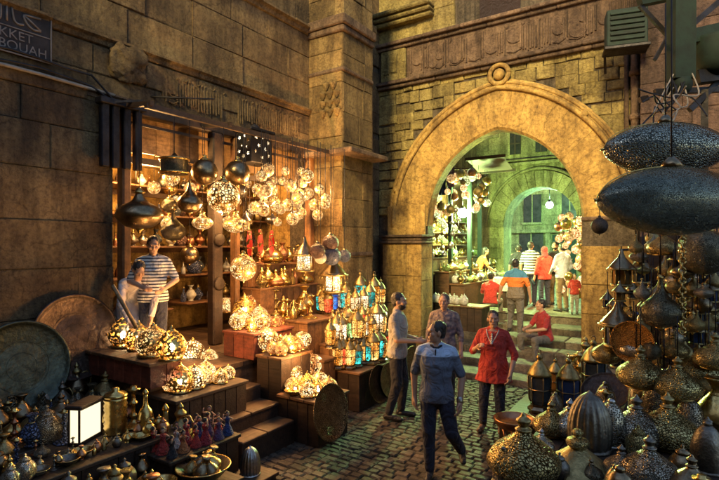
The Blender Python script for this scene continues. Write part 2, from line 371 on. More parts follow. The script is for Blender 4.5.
def tag(o, label, cat, group=None):
    o['label'] = label; o['category'] = cat
    if group: o['group'] = group
    return o
def thing(name, label, cat, loc=(0, 0, 0), rz=0, group=None):
    o = bpy.data.objects.new(name, None); COL.objects.link(o); o.location = loc; o.rotation_euler = (0, 0, rz); o.empty_display_size = .1
    return tag(o, label, cat, group)
def struct(o): o['kind'] = 'structure'; return o
def copy_tree(o, parent=None):
    c = o.copy(); COL.objects.link(c); c.parent = parent
    for ch in list(o.children): copy_tree(ch, c)
    return c
def setmat(o, m):
    for sl in o.material_slots[:1]: sl.link = 'OBJECT'; sl.material = M[m]

# ---------------------------------------------------------------- people (body = one voxel-remeshed surface; clothes, hair, shoes are children)
from mathutils import noise as NZ
def remesh(mb, vox, it=4):
    me = mb.mesh('tmp'); o = bpy.data.objects.new('tmp', me); COL.objects.link(o)
    r = o.modifiers.new('r', 'REMESH'); r.mode = 'VOXEL'; r.voxel_size = vox
    s = o.modifiers.new('s', 'SMOOTH'); s.factor = .5; s.iterations = it
    bpy.context.view_layer.update(); dg = bpy.context.evaluated_depsgraph_get()
    res = bpy.data.meshes.new_from_object(o.evaluated_get(dg))
    bpy.data.objects.remove(o); bpy.data.meshes.remove(me)
    res.materials.clear(); res.polygons.foreach_set('use_smooth', [True]*len(res.polygons)); return res
def V(*a): return Vector(a)
STAND = dict(pel=V(0, 0, .95), chest=V(0, .01, 1.27), neck=V(0, 0, 1.475), head=V(0, .03, 1.625),
    shl=V(-.175, 0, 1.415), shr=V(.175, 0, 1.415), ell=V(-.25, -.02, 1.12), elr=V(.25, -.02, 1.12), wrl=V(-.27, .06, .88), wrr=V(.27, .06, .88),
    hl=V(-.09, 0, .91), hr=V(.09, 0, .91), kl=V(-.1, .02, .5), kr=V(.1, .02, .5), al=V(-.1, -.02, .085), ar=V(.1, -.02, .085))
def person(label, loc, face, h=1.75, pose=None, top='grey_cloth', sleeve=.95, hem=.86, bottom='denim', shoes='shoe', skin='skin', hair='hair', hairlen=0,
           vox=.016, beard=False, wide=1, scarf=None, skirt=False, cat='person', look=0, nod=0, bald=0, long_top=0, robe=0, collar=None, watch=None, trim=0):
    J = {k: v.copy() for k, v in STAND.items()}
    for k, v in (pose or {}).items(): J[k] = V(*v)
    root = thing('person', label, cat, loc, face)
    k = h/1.75; root.scale = (k, k, k)
    right = (J['shr']-J['shl']).normalized()
    pr = (J['hr']-J['hl']).normalized(); mid = (right+pr).normalized()
    hd = Matrix.Rotation(look, 3, 'Z') @ Matrix.Rotation(nod, 3, 'X')
    fw = Vector((0, 1, 0))
    def torso(g, low=None):
        p, c, nk = J['pel'], J['chest'], J['neck']; w = wide
        rg = [(p+(p-c)*.42, .06*w+g, .06*w+g), (p+(p-c)*.3, .14*w+g, .1*w+g), (p, .168*w+g, .118*w+g), (p.lerp(c, .45), .142*w+g, .1*w+g), (c, .168*w+g, .118*w+g), (c.lerp(nk, .55), .17*w+g, .1*w+g), (c.lerp(nk, .85), .12*w+g, .075*w+g), (c.lerp(nk, 1.05), .06+g, .06+g)]
        return rg
    body = MB()
    body.loft(torso(0), mid)
    for s in 'lr':
        sgn = -1 if s == 'l' else 1
        body.cap(J['sh'+s], J['el'+s], .052, .041); body.cap(J['el'+s], J['wr'+s], .043, .028)
        body.cap(J['h'+s], J['k'+s], .075, .05); body.cap(J['k'+s], J['a'+s], .047, .036)
        body.cap(J['neck'], J['sh'+s], .055, .045)
        kn, an = J['k'+s], J['a'+s]; sh = (an-kn).normalized()
        f = (fw - sh*fw.dot(sh)); f = f.normalized() if f.length > .1 else V(0, 0, 1)
        body.ell(kn.lerp(an, .3)-f*.018, (.042, .044, .1))
        ft = J.get('t'+s) or (an+V(sgn*.02, .16, -.045))
        body.cap(an+V(0, -.03, -.035), ft, .04, .028)
        # hand: palm, four fingers, thumb
        wr = J['wr'+s]; d = (wr-J['el'+s]).normalized(); q = J.get('hd'+s); d = q.normalized() if q else d
        inn = Vector((-sgn, 0, 0)); inn = inn-d*inn.dot(d); inn = inn.normalized() if inn.length > .1 else V(0, 0, -1)
        side = d.cross(inn).normalized()
        if side.y < 0 and abs(side.y) > .3: side = -side
        body.cap(wr, wr+d*.075, .03, .034)
        for i, ln in enumerate((.062, .072, .068, .052)):
            b0 = wr+d*.085+side*(.027-.018*i); m0 = b0+d*ln*.55+inn*.012; e0 = m0+d*ln*.35+inn*.03
            body.cap(b0, m0, .0105, .0095, 8, 3); body.cap(m0, e0, .0095, .008, 8, 3)
        t0 = wr+d*.025+side*.03; t1 = t0+d*.035+side*.025+inn*.012; body.cap(t0, t1, .013, .011, 8, 3); body.cap(t1, t1+d*.03+inn*.008, .011, .009, 8, 3)
    H = J['head']; body.cap(J['neck']-V(0, 0, .04), H-V(0, .015, .07), .056, .052)
    def hp(x, y, z): return H+hd @ V(x, y, z)
    body.ell(hp(0, -.012, .02), (.074, .094, .098), 16, 12, 0, hd); body.ell(hp(0, .018, -.045), (.058, .07, .075), 16, 12, 0, hd)
    body.cap(hp(0, .084, .012), hp(0, .1, -.026), .009, .013, 8); body.cap(hp(-.035, .078, .028), hp(.035, .078, .028), .014, .014, 8)
    body.cap(hp(-.02, .08, -.063), hp(.02, .08, -.063), .012, .012, 8); body.ell(hp(0, .065, -.1), (.025, .022, .02))
    for sg in (-1, 1):
        body.ell(hp(sg*.076, -.01, -.01), (.012, .022, .034), 10, 8, 0, hd); body.ell(hp(sg*.038, .06, -.02), (.03, .028, .026))
    o = link('body', remesh(body, vox*.62), root); o.data.materials.append(M[skin])
    # shirt
    t = MB(); rg = torso(.014); lowz = hem
    p, c = J['pel'], J['chest']; up = (c-p).normalized()
    cut = (.95-lowz)
    low = [(p-up*cut, (.203+(.05 if skirt else .0)+long_top)*wide, (.135+(.03 if skirt else 0)+long_top)*wide), (p-up*cut*.5, (.203+long_top*.6)*wide, (.138+long_top*.5)*wide)]
    t.loft(low+[(p, .2*wide, .14*wide), (p.lerp(c, .45), .166*wide, .122*wide)]+[(r[0], r[1]+.004, r[2]+.006) for r in rg[4:7]], mid)
    for s in 'lr':
        a, b, w_ = J['sh'+s], J['el'+s], J['wr'+s]
        t.ell(a-V(0, 0, .012), .06); t.cap(J['neck']-V(0, 0, .012), a, .066, .054)
        if sleeve <= 1: t.cap(a-V(0, 0, .012), a.lerp(b, sleeve*.9), .06, .058)
        else: t.cap(a-V(0, 0, .012), b, .06, .055); t.cap(b, b.lerp(w_, sleeve-1), .055, .044)
    t.cap(J['neck']-V(0, 0, .05), J['neck']+V(0, -.004, .012), .078, .066)
    if robe: t.cap(J['pel'], (J['kl']+J['kr'])/2, .2, .2); t.cap((J['kl']+J['kr'])/2, (J['al']+J['ar'])/2, .2, .2); t.cap(J['pel'], (J['al']+J['ar'])/2, .2, .17)
    o = link('shirt', remesh(t, vox, 5), root); o.data.materials.append(M[top])
    if collar:
        nk = J['neck']; t = MB(); t.tube([nk+V(.072*math.cos(a*PI/10), .07*math.sin(a*PI/10)+.004, .012-.02*math.sin(a*PI/10)-.012*(abs(a-5) < 2)) for a in range(-3, 14)], .014, 6)
        t.bar(nk+V(0, .1, -.03), nk+V(0, .128, -.16), .03, .012); t.build('collar', collar, root)
    if watch: w_ = J['wr'+watch]; e_ = J['el'+watch]; t = MB(); t.cap(w_.lerp(e_, .05), w_.lerp(e_, .13), .036, .037); t.build('wristwatch', 'silver', root)
    if trim:
        c = J['chest']; nk = J['neck']; t = MB()
        for sg in (-1, 1): t.tube(spl([tuple(nk+V(sg*.09, .07, .0)), tuple(nk.lerp(c, .4)+V(sg*.06, .118, 0)), tuple(c+V(0, .142, .01))], 5), .008, 5)
        for q in range(5): t.ell(nk.lerp(c, .3+.15*q)+V(.0, .128+.006*q, 0), (.016, .01, .016), 8, 6)
        t.build('embroidery', 'white_cloth', root)
    # trousers
    t = MB(); t.loft([(r[0], r[1], r[2]) for r in torso(.012)[:4]], mid)
    for s in 'lr': t.cap(J['h'+s], J['k'+s], .1, .078); t.cap(J['k'+s], J['k'+s].lerp(J['a'+s], .93), .076, .058)
    o = link('trousers', remesh(t, vox, 5), root); o.data.materials.append(M[bottom])
    for s in 'lr':
        sgn = -1 if s == 'l' else 1
        an = J['a'+s]; ft = J.get('t'+s) or (an+V(sgn*.02, .16, -.045)); t = MB()
        t.cap(an+V(0, -.035, -.036), ft+(ft-an).normalized()*.02, .047, .036); o = link('shoe', remesh(t, .012, 2), root); o.data.materials.append(M[shoes])
    if not scarf:
        t = MB(); t.ell(hp(0, -.026, .034), (.082, .096, .096-.0*bald), 18, 14, 0, hd)
        if hairlen: t.ell(hp(0, -.06, -.02), (.085, .06, .09+hairlen*.3), 14, 10, 0, hd); t.ell(hp(0, -.075, -.06-hairlen*.5), (.075, .045, .07+hairlen*.5), 14, 10, 0, hd)
        else: t.ell(hp(0, -.058, -.005), (.075, .055, .075), 14, 10, 0, hd)
        me = remesh(t, .008, 1)
        for v in me.vertices: v.co += v.normal*NZ.noise(Vector((v.co.x*70, v.co.y*22, v.co.z*22)))*.008
        o = link('hair', me, root); o.data.materials.append(M[hair])
    else:
        t = MB(); t.ell(hp(0, -.02, .02), (.094, .105, .115), 18, 14, 0, hd); t.cap(hp(0, -.03, -.05), J['neck']+V(0, -.02, .0), .085, .1)
        o = link('headscarf', remesh(t, .014, 2), root); o.data.materials.append(M[scarf])
    for sg in (-1, 1):
        e = MB().ell(hp(sg*.033, .078, .004), (.009, .006, .005), 8, 6, 0, hd).build('eye', 'eye', root)
        MB().cap(hp(sg*.018, .087, .026), hp(sg*.05, .076, .028), .004, .003, 6, 2).build('eyebrow', 'hair', root)
    if beard:
        t = MB(); t.ell(hp(0, .024, -.06), (.06, .069, .066), 16, 10, 0, hd); o = link('beard', remesh(t, .012, 1), root); o.data.materials.append(M[hair])
    return root
def face_to(frm, to): return math.atan2(-(to[0]-frm[0]), to[1]-frm[1])
def seat(z=.0, spread=.1):
    """sitting pose, seat height z above the feet"""
    return dict(pel=(0, 0, .12+z), chest=(0, .06, .44+z), neck=(0, .08, .63+z), head=(0, .12, .8+z), shl=(-.185, .07, .57+z), shr=(.185, .07, .57+z),
        ell=(-.25, .18, .34+z), elr=(.25, .18, .34+z), wrl=(-.14, .38, .3+z), wrr=(.14, .38, .3+z), hl=(-.09, .02, .09+z), hr=(.09, .02, .09+z),
        kl=(-.1-spread, .42, .12+z), kr=(.1+spread, .42, .12+z), al=(-.1-spread, .4, .085), ar=(.1+spread, .4, .085))
def ground_at(px, py, z=0): p = PZ(px, py, z); return (p.x, p.y, z)

q = V(-3.58, 6.39, 0)
person('man in pale grey T-shirt and dark trousers standing side-on beside the coloured glass lanterns', (-3.55, 6.34, 0), -PI/2+.25, 1.83, top='grey_cloth', bottom='black_cloth', beard=True,
    pose=dict(elr=(.24, .06, 1.13), wrr=(.17, .3, 1.12), ell=(-.25, .0, 1.12), wrl=(-.2, .24, 1.08), kl=(-.11, .06, .5), al=(-.12, .02, .085), ar=(.1, -.1, .085)), vox=.013)
person('man walking in slate polo shirt with pale blue shoulders, looking over his shoulder', ground_at(437, 476), PI+.35, 1.69, top='yoke', bottom='denim', vox=.011, collar='black_cloth', watch='l', look=-1.15, beard=False,
    pose=dict(pel=(0, 0, .94), kl=(-.17, .06, .52), al=(-.27, -.27, .2), kr=(.08, .06, .5), ar=(.07, .06, .085), ell=(-.28, -.03, 1.12), wrl=(-.26, .08, .87), elr=(.26, -.06, 1.12), wrr=(.25, -.02, .87), chest=(0, .02, 1.26)))
person('woman in loose red embroidered blouse and dark leggings standing in the street', ground_at(494, 430), PI+.15, 1.63, top='red_cloth', bottom='denim', shoes='sandal', vox=.011, hem=.72, skirt=True, sleeve=1.25, wide=1.1, hairlen=.12, look=.25, trim=1,
    pose=dict(ell=(-.3, .0, 1.12), wrl=(-.26, .16, .86), elr=(.29, .05, 1.14), wrr=(.2, .17, 1.22), kl=(-.09, .02, .5), kr=(.13, .05, .5), ar=(.15, .02, .085)))
person('person in dark checked shirt with cropped hair, half hidden behind the walking man', (-3.22, 7.25, 0), PI+.2, 1.76, top='plaid', bottom='black_cloth', hair='hair_grey', vox=.015, sleeve=1.4)
p = PX(153, 300, -5.9)
person('shopkeeper in white and navy striped T-shirt standing inside the lantern shop', (-5.93, 4.0, .93), -PI/2-.55, 1.7, top='stripe', bottom='denim', vox=.014, nod=-.25, pose=dict(elr=(.29, .04, 1.15), wrr=(.14, .26, 1.08), ell=(-.29, .04, 1.15), wrl=(-.12, .28, 1.05)))
person('person in long pale pink robe bending over the gilt lamps, dark head lowered', (-6.22, 3.9, .93), -PI/2-.35, 1.66, top='robe', bottom='robe', vox=.016, sleeve=1.8, hairlen=.12, nod=-.7, hem=.7, skirt=True, robe=1,
    pose=dict(pel=(0, -.12, .82), chest=(0, .1, 1.08), neck=(0, .22, 1.22), head=(0, .33, 1.33), shl=(-.17, .18, 1.16), shr=(.17, .18, 1.16), ell=(-.2, .36, .93), wrl=(-.12, .46, .66), elr=(.22, .3, .88), wrr=(.12, .44, .6),
        hl=(-.09, -.1, .79), hr=(.09, -.1, .79), kl=(-.12, .08, .46), kr=(.12, .08, .46), al=(-.12, -.04, .085), ar=(.12, -.04, .085)))
p = PY(516, 338, 10.95)
person('man in blue, orange and grey colour-block shirt climbing the stone steps, seen from behind', (p.x, p.y, .51), .1, 1.72, top='tri', bottom='grey_trouser', vox=.015, pose=dict(kl=(-.12, .12, .55), al=(-.13, .0, .2), ell=(-.3, -.02, 1.13), wrl=(-.36, .05, .9), elr=(.29, -.03, 1.13), wrr=(.31, .03, .88)))
p = PY(490, 308, 12.1)
s1 = seat(.3)
person('boy in bright red T-shirt sitting on the top step with his back turned', (p.x, p.y+.05, .72), .15, 1.62, top='red_cloth', bottom='grey_trouser', vox=.016, pose=s1, hem=.9)
p = PY(545, 345, 10.45)
s2 = seat(.36, .16)
person('young man in dark red polo and grey trousers sitting on the lower steps', (p.x, p.y+.1, .17), PI-.75, 1.72, top='crimson', bottom='grey_trouser', vox=.014, collar='crimson', pose=s2, hem=.9, look=-.3)
def far(px, py, y): a = PY(px, py, y); return (a.x, a.y, .85)
person('man in white and black striped T-shirt seen from behind among the market visitors', far(531, 305, 14.1), .05, 1.78, top='stripe2', bottom='denim', vox=.018, pose=dict(elr=(.28, .05, 1.14), wrr=(.2, .2, 1.05)))
person('dark-haired person standing close beside the man in stripes', far(519, 305, 14.7), .3, 1.7, top='black_cloth', bottom='black_cloth', vox=.02)
person('woman in red top with maroon headscarf leaning towards the striped man', far(545, 304, 13.9), .75, 1.64, top='red_cloth', bottom='denim', vox=.018, scarf='scarf', sleeve=1.7, hem=.8, pose=dict(elr=(.25, .1, 1.14), wrr=(.1, .25, 1.15)))
person('moustached man in dark shirt facing the street under the passage lamp', far(556, 303, 14.6), PI-.2, 1.78, top='black_cloth', bottom='khaki', vox=.02, beard=True)
person('man in pale blue shirt and khaki trousers standing at the top of the steps', far(563, 304, 13.3), .9, 1.72, top='pale_shirt', bottom='khaki', vox=.016, sleeve=1.7, nod=-.2, pose=dict(elr=(.28, .0, 1.14), wrr=(.2, .2, .98), ell=(-.28, .0, 1.14), wrl=(-.2, .2, 1.0)))
person('small child in red top standing beside the man in khaki trousers', far(575, 302, 12.9), PI+.3, .98, top='red_cloth', bottom='grey_cloth', vox=.022, cat='child')
person('stall keeper in orange top bending over the green-lit market table', far(478, 300, 14.2), -.9, 1.66, top='orange_cloth', bottom='denim', vox=.02, hairlen=.1, pose=dict(chest=(0, .12, 1.24), neck=(0, .2, 1.42), head=(0, .26, 1.58), shl=(-.18, .16, 1.36), shr=(.18, .16, 1.36), ell=(-.22, .26, 1.1), elr=(.22, .26, 1.1), wrl=(-.15, .45, 1.0), wrr=(.15, .45, 1.0)))
# ---------------------------------------------------------------- setting: ground, steps, walls
def block_course(mb, u0, u1, v0, v1, put, lr, keep=None, prot=.016, gap=.004, jit=.02, mi=0, vj=0):
    """one course of stones between u0 and u1; put(u, v, w) -> world (w = out of the wall)"""
    u = u0
    while u < u1-.02:
        w = R.uniform(*lr); e = min(u+w, u1)
        if u1-e < lr[0]*.4: e = u1
        if keep is None or keep(u, e, v0, v1):
            g = gap*R.uniform(.6, 1.5); o = prot*R.uniform(.2, 1.4); t1, t2 = R.uniform(-jit, jit)*.5, R.uniform(-jit, jit)*.5
            b = .007
            a0, a1, b0, b1 = u+g, e-g, v0+g+R.uniform(-vj, vj), v1-g+R.uniform(-vj, vj)
            if a1-a0 < .03 or b1-b0 < .03: u = e; continue
            vs = [put(a0, b0, -.03), put(a1, b0, -.03), put(a1, b1, -.03), put(a0, b1, -.03)]
            vs += [put(x, y, o-b*.8) for x, y in ((a0, b0), (a1, b0), (a1, b1), (a0, b1))]
            c = [R.uniform(0, jit*.6) for _ in range(8)]
            vs += [put(a0+b+c[0], b0+b+c[1], o+t1), put(a1-b-c[2], b0+b+c[3], o+t2), put(a1-b-c[4], b1-b-c[5], o+t2), put(a0+b+c[6], b1-b-c[7], o+t1)]
            fs = [(8, 9, 10, 11)]
            for k in (0, 4):
                for i in range(4): j = (i+1) % 4; fs.append((k+i, k+j, k+4+j, k+4+i))
            mb.add(vs, fs, mi)
        u = e
def courses(mb, u0, u1, v0, v1, hr, lr, put, keep=None, **k):
    v = v0
    while v < v1-.02:
        e = min(v+R.uniform(*hr), v1)
        if v1-e < hr[0]*.5: e = v1
        block_course(mb, u0-R.uniform(0, lr[0])*0, u1, v, e, put, lr, keep, **k); v = e
WX = -6.4   # left wall plane
AY = 10.5   # arch wall plane

# ground: one sheet plus the paving stones of the street
g = MB(); g.box(-150, 150, -150, 150, -.5, -.02)
ground = struct(g.build('ground', 'dirt'))
cb = MB()
y = .6
while y < 9.8:
    hgt = R.uniform(.085, .115); x = -6.2+R.uniform(0, .1)
    while x < 1.5:
        w = R.uniform(.11, .2)
        t = R.uniform(-.006, .004); s1, s2 = R.uniform(-.006, .006), R.uniform(-.006, .006); b = .011
        x1, y1 = x+w-.014, y+hgt-.014; sk = R.uniform(-.012, .012)
        vs = [(x, y, -.05), (x1, y, -.05), (x1, y1+sk, -.05), (x, y1+sk, -.05), (x, y, t-.014), (x1, y, t-.014), (x1, y1+sk, t-.014), (x, y1+sk, t-.014),
              (x+b, y+b, t+s1), (x1-b, y+b, t+s2), (x1-b, y1-b+sk, t+s2), (x+b, y1-b+sk, t+s1)]
        fs = [(8, 9, 10, 11)]+[(k+i, k+(i+1) % 4, k+4+(i+1) % 4, k+4+i) for k in (4,) for i in range(4)]
        cb.add(vs, fs); x += w
    y += hgt
struct(cb.build('street_paving', 'cobble'))
# stone steps up into the arch, and the raised passage floor
for (ya, yb, z, xa, xb) in ((9.0, 9.65, .1, -5.0, -.9), (9.65, 10.25, .24, -5.6, -.9), (10.25, 10.92, .38, -5.9, -.9), (10.92, 11.6, .53, -6.3, -1.0), (11.6, 12.3, .69, -6.5, -1.0)):
    st = MB(); x = xa
    while x < xb-.05:
        e = min(x+R.uniform(.7, 1.3), xb)
        st.box(x+.004, e-.004, ya+R.uniform(0, .02), yb, -.04, z+R.uniform(-.008, .004), 0, .02); x = e
    struct(st.build('stone_step', 'step'))
pf = MB(); courses(pf, -9, 1, 12.3, 24, (.5, .7), (.5, .9), lambda u, v, w: (u, v, .85+w*.3)); pf.box(-9, 1, 12.31, 26, -.04, .825)
struct(pf.build('passage_floor', 'step'))

# ---- the left wall with the shop opening
SY0, SY1, SZ = 3.72, 7.8, 4.36
putL = lambda u, v, w: (WX+w, u, v)
wl = MB()
keepL = lambda a, b, c, d: not (b > SY0+.02 and a < SY1 and c < SZ-.05)
for (a, b, v0, v1) in ((-3, SY0, 0, SZ), (7.8, AY, 0, SZ)):
    courses(wl, a, b, v0, v1, (.5, .62), (.7, 1.3), putL, prot=.014)
courses(wl, -3, AY, SZ, 5.1, (.37, .37), (.7, 1.2), putL, prot=.015)
courses(wl, -3, AY, 5.24, 6.72, (.45, .55), (.7, 1.4), putL, prot=.016)
courses(wl, -3, AY, 6.86, 10.4, (.5, .6), (.7, 1.4), putL, prot=.016)
left = thing('stone_wall', 'tall sooty sandstone wall with string courses above the lantern shop', 'wall')
wl.build('facing', 'ashlar_old', left)
k = MB(); k.box(WX-.5, WX-.028, -3, SY0, -.04, SZ); k.box(WX-.5, WX-.028, SY1, AY, -.04, SZ); k.box(WX-.5, WX-.028, -3, AY, SZ, 10.5)
k.build('wall_core', 'mortar', left)
def moulding(name, y0, y1, z, parent, mat, d=.1, h=.12):
    m = MB(); x = WX
    prof = [(x-.02, z-h), (x+d*.35, z-h*.9), (x+d*.5, z-h*.45), (x+d, z-h*.25), (x+d, z), (x-.02, z+.02)]
    yy = y0
    while yy < y1-.01:
        e = min(yy+R.uniform(.8, 1.5), y1); o = R.uniform(-.012, .012)
        n = len(prof); vs = [(a+o, yy+.004, b) for a, b in prof]+[(a+o, e-.004, b) for a, b in prof]
        m.add(vs, [tuple(range(n)), tuple(range(2*n-1, n-1, -1))]+[(i, i+n, (i+1) % n+n, (i+1) % n) for i in range(n)]); yy = e
    m.build(name, mat, parent)
moulding('string_course', -3, 7.8, 5.23, left, 'ashlar_old')
moulding('string_course', -3, 7.8, 6.85, left, 'ashlar_old', .13, .14)
moulding('string_course', 3.3, 7.8, 4.5, left, 'carved', .07, .09)
def relief(mb, put, u0, u1, v0, v1, th=.02, up=.8):
    """carved inscription: tall uprights tied by curved strokes, plus dots"""
    u = u0
    h = v1-v0
    while u < u1-.05:
        kind = R.random(); w = R.uniform(.025, .04)
        if kind < up:
            z0 = v0+h*R.uniform(0, .2); z1 = v0+h*R.uniform(.75, 1)
            vs = [put(u, z0, 0), put(u+w, z0, 0), put(u+w, z1, 0), put(u-.01, z1, 0), put(u+.006, z0, th), put(u+w-.006, z0, th), put(u+w-.006, z1-.01, th), put(u, z1-.01, th)]
            mb.add(vs, [(4, 5, 6, 7), (0, 1, 5, 4), (1, 2, 6, 5), (2, 3, 7, 6), (3, 0, 4, 7)]); u += w+R.uniform(.012, .035)
        else:
            r = h*R.uniform(.14, .26); cz = v0+h*R.uniform(.25, .6); a0 = R.uniform(2.6, 3.8); a1 = a0+R.uniform(3, 4.6)
            mb.tube([put(u+r+r*math.cos(a0+(a1-a0)*i/9), cz+r*math.sin(a0+(a1-a0)*i/9), th*.5) for i in range(10)], .012, 5, 0, False)
            if R.random() < .6: mb.tube([put(u, v0+h*.1, th*.5), put(u+r, v0+h*.04, th*.5), put(u+r*2.2, v0+h*.16, th*.5)], .012, 5, 0, False)
            u += r*1.7
        if R.random() < .35: mb.tube([put(u, v0+h*.86, th*.4), put(u+.04, v0+h*.93, th*.4)], .016, 5, 0, False)
cr = MB()
relief(cr, lambda u, v, w: (WX+.015+w, u, v), 4.45, 5.6, 4.58, 5.04, .012, .93); relief(cr, lambda u, v, w: (WX+.015+w, u, v), 5.9, 7.5, 4.58, 5.04, .012, .93)
cr.build('carved_inscription', 'ashlar_old', left)

# the corner: two stepped buttresses between the shop and the arch
bt = thing('stone_buttress', 'tall stepped sandstone buttress with a carved niche, at the inner corner by the shop', 'buttress')
m = MB()
BX = -5.57
putF = lambda y: (lambda u, v, w: (u, y-w, v)); putS = lambda x: (lambda u, v, w: (x+w, u, v))
courses(m, WX+.01, BX, 0, 8.9, (.5, .62), (.45, .9), putF(7.8)); courses(m, 7.8, 8.85, 0, 8.9, (.5, .62), (.5, .9), putS(BX))
courses(m, BX-.5, BX+.0, 0, 8.9, (.5, .62), (.5, .9), putF(8.86))
m.build('facing', 'ashlar', bt)
k = MB(); k.box(WX, BX-.03, 7.83, 8.83, -.04, 8.9); k.build('core', 'mortar', bt)
k = MB()
for z0, z1, d in ((6.62, 6.74, .07), (6.74, 6.92, .12), (2.3, 2.38, .05), (5.86, 5.94, .05)): k = MB(); k.box(WX+.02, BX+d, 7.8-d, 8.86, z0, z1, 0, .02); k.build('moulding', 'carved', bt)
nm = MB()
for i in range(4):       # stalactite niche cells
    for j in range(3-(i == 0)):
        c = Vector((-6.02+.17*j+(.085 if i == 0 else 0), 7.77, 5.6-.17*i)); nm.lathe([(0, -.1), (.03, -.06), (.075, .03), (.08, .06), (0, .07)], 8, c, 0)
nm.build('stalactite_niche', 'ashlar', bt)
k = MB(); k.box(WX, -5.2, 7.55, 8.9, 4.24, 4.34, 0, .02); k.build('ledge', 'carved', bt)
# ---- arch wall
XC, ZS, RI, RO, OFF = -3.43, 2.96, 2.06, 2.9, .4
def arch_z(u, r):
    c = XC+OFF if u < XC else XC-OFF
    d = r*r-(u-c)**2
    return ZS+math.sqrt(d) if d > 0 else None
aw = thing('arch_wall', 'old stone gateway wall with pointed arch, inscription band and rubble masonry', 'gateway')
putA = lambda u, v, w: (u, AY-w, v)
def keepA(a, b, c, d):
    for u in (a, b, (a+b)/2):
        for v in (c, d):
            cx = XC+OFF if u < XC else XC-OFF
            if v > ZS-.1 and math.hypot(u-cx, v-ZS) < RO+.02 and (abs(u-XC) < 2.5): return False
    return True
m = MB()
courses(m, -6.4, -.78, 3.22, 6.3, (.17, .29), (.2, .56), putA, keepA, prot=.018, gap=.01, jit=.035, vj=.03)
m.build('rubble_panel', 'rubble', aw)
m = MB()
courses(m, -6.4, -.78, 7.24, 9.8, (.55, .7), (.8, 1.5), putA, lambda a, b, c, d: not (b > -3.8 and a < -3.0 and c < 8.6), prot=.02)
m.build('upper_facing', 'rubble', aw)
# core with arch-shaped opening
m = MB(); n = 60; xs = [XC-RI-OFF*0+0.0, ]
ua, ub = XC+OFF-RI, XC-OFF+RI
us = [ua+(ub-ua)*i/n for i in range(n+1)]
for yy, flip in ((AY+.03, 0), (AY+.3, 1)):
    for a, b in zip(us, us[1:]):
        za, zb = arch_z(a, RI) or ZS, arch_z(b, RI) or ZS
        q = [(a, yy, za), (b, yy, zb), (b, yy, 9.9), (a, yy, 9.9)]
        m.add(q, [(0, 1, 2, 3) if not flip else (3, 2, 1, 0)])
m.box(-8.5, ua, AY+.03, AY+.3, -.04, 9.9); m.box(ub, 3, AY+.03, AY+.3, -.04, 9.9); m.box(ua, ub, AY+.04, AY+.29, 9.85, 9.95)
m.build('wall_core', 'mortar', aw)
# voussoir ring with soffit
m = MB(); nv = 26
def ring_pt(t, r):       # t 0..1 left spring to right spring
    apex = math.acos(OFF/r)
    if t <= .5: a = PI-(PI-(PI-apex))*0-(t/.5)*(apex); return (XC+OFF+r*math.cos(a), ZS+r*math.sin(a))
    a = apex*(1-(t-.5)/.5); return (XC-OFF+r*math.cos(a), ZS+r*math.sin(a))
for i in range(nv):
    t0, t1 = i/nv+.0003, (i+1)/nv-.0003; o = R.uniform(0, .005); sub = 3
    for q in range(sub):
        a, b = t0+(t1-t0)*q/sub, t0+(t1-t0)*(q+1)/sub
        I0, I1, O0, O1 = ring_pt(a, RI), ring_pt(b, RI), ring_pt(a, RO), ring_pt(b, RO)
        C0, C1 = ring_pt(a, RI+.05), ring_pt(b, RI+.05)
        y0 = AY-.06-o
        vs = [(C0[0], y0, C0[1]), (C1[0], y0, C1[1]), (O1[0], y0, O1[1]), (O0[0], y0, O0[1]), (I0[0], y0+.05, I0[1]), (I1[0], y0+.05, I1[1]), (I1[0], AY+.3, I1[1]), (I0[0], AY+.3, I0[1]), (O0[0], AY+.04, O0[1]), (O1[0], AY+.04, O1[1])]
        m.add(vs, [(0, 1, 2, 3), (4, 5, 1, 0), (7, 6, 5, 4), (3, 2, 9, 8)], 0, False)
m.build('voussoirs', 'plaster', aw)
# hood moulding: two rolls round the ring, looping over the boss at the top
m = MB()
def hood(r, rad, dy):
    pts = [(ring_pt(i/48, r)[0], AY-dy, ring_pt(i/48, r)[1]) for i in range(49)]
    m.tube(pts, rad, 8)
hood(RO+.02, .05, .09); hood(RO+.13, .035, .07); hood(RO+.085, .045, .04); hood(RO+.17, .04, .02)
for i in (5, 9, 14, 35, 40, 44):
    a = ring_pt(i/48, RO+.07); m.ell((a[0], AY-.1, a[1]), (.07, .05, .07), 10, 8)
m.build('hood_moulding', 'plaster', aw)
m = MB(); bc = Vector((XC+.05, AY-.1, ZS+RO+.26))
m.tube([bc+V(.2*math.cos(a*PI/12), 0, .2*math.sin(a*PI/12)) for a in range(25)], .05, 8); m.ell(bc, (.12, .09, .12)); m.build('boss', 'plaster', aw)
# imposts and lower piers
m = MB()
courses(m, -6.1, ua, 0, 2.55, (.5, .65), (.45, .7), lambda u, v, w: (u, AY-.32-w, v), prot=.012)
courses(m, AY-.32, AY+.25, 0, 2.55, (.5, .65), (.5, .7), lambda u, v, w: (ua+w*.3, u, v), prot=.012)
courses(m, -6.1, ua, 2.72, ZS+.5, (.5, .6), (.5, .7), lambda u, v, w: (u, AY-.1-w, v), lambda a, b, c, d: b < ua+.1, prot=.012)
courses(m, ub, -.78, 0, 2.5, (.5, .65), (.45, .7), lambda u, v, w: (u, AY-.14-w, v), prot=.012)
courses(m, ub, -.78, 2.5, ZS+.1, (.5, .65), (.45, .7), lambda u, v, w: (u, AY-.08-w, v), prot=.012)
m.build('pier_facing', 'plaster', aw)
k = MB(); k.box(-6.1, ua-.02, AY-.3, AY+.02, -.04, 2.6); k.box(-6.1, ua-.02, AY-.09, AY+.02, 2.6, ZS+.35); k.box(ub+.02, -.78, AY-.12, AY+.02, -.04, ZS+.05); k.build('pier_core', 'mortar', aw)
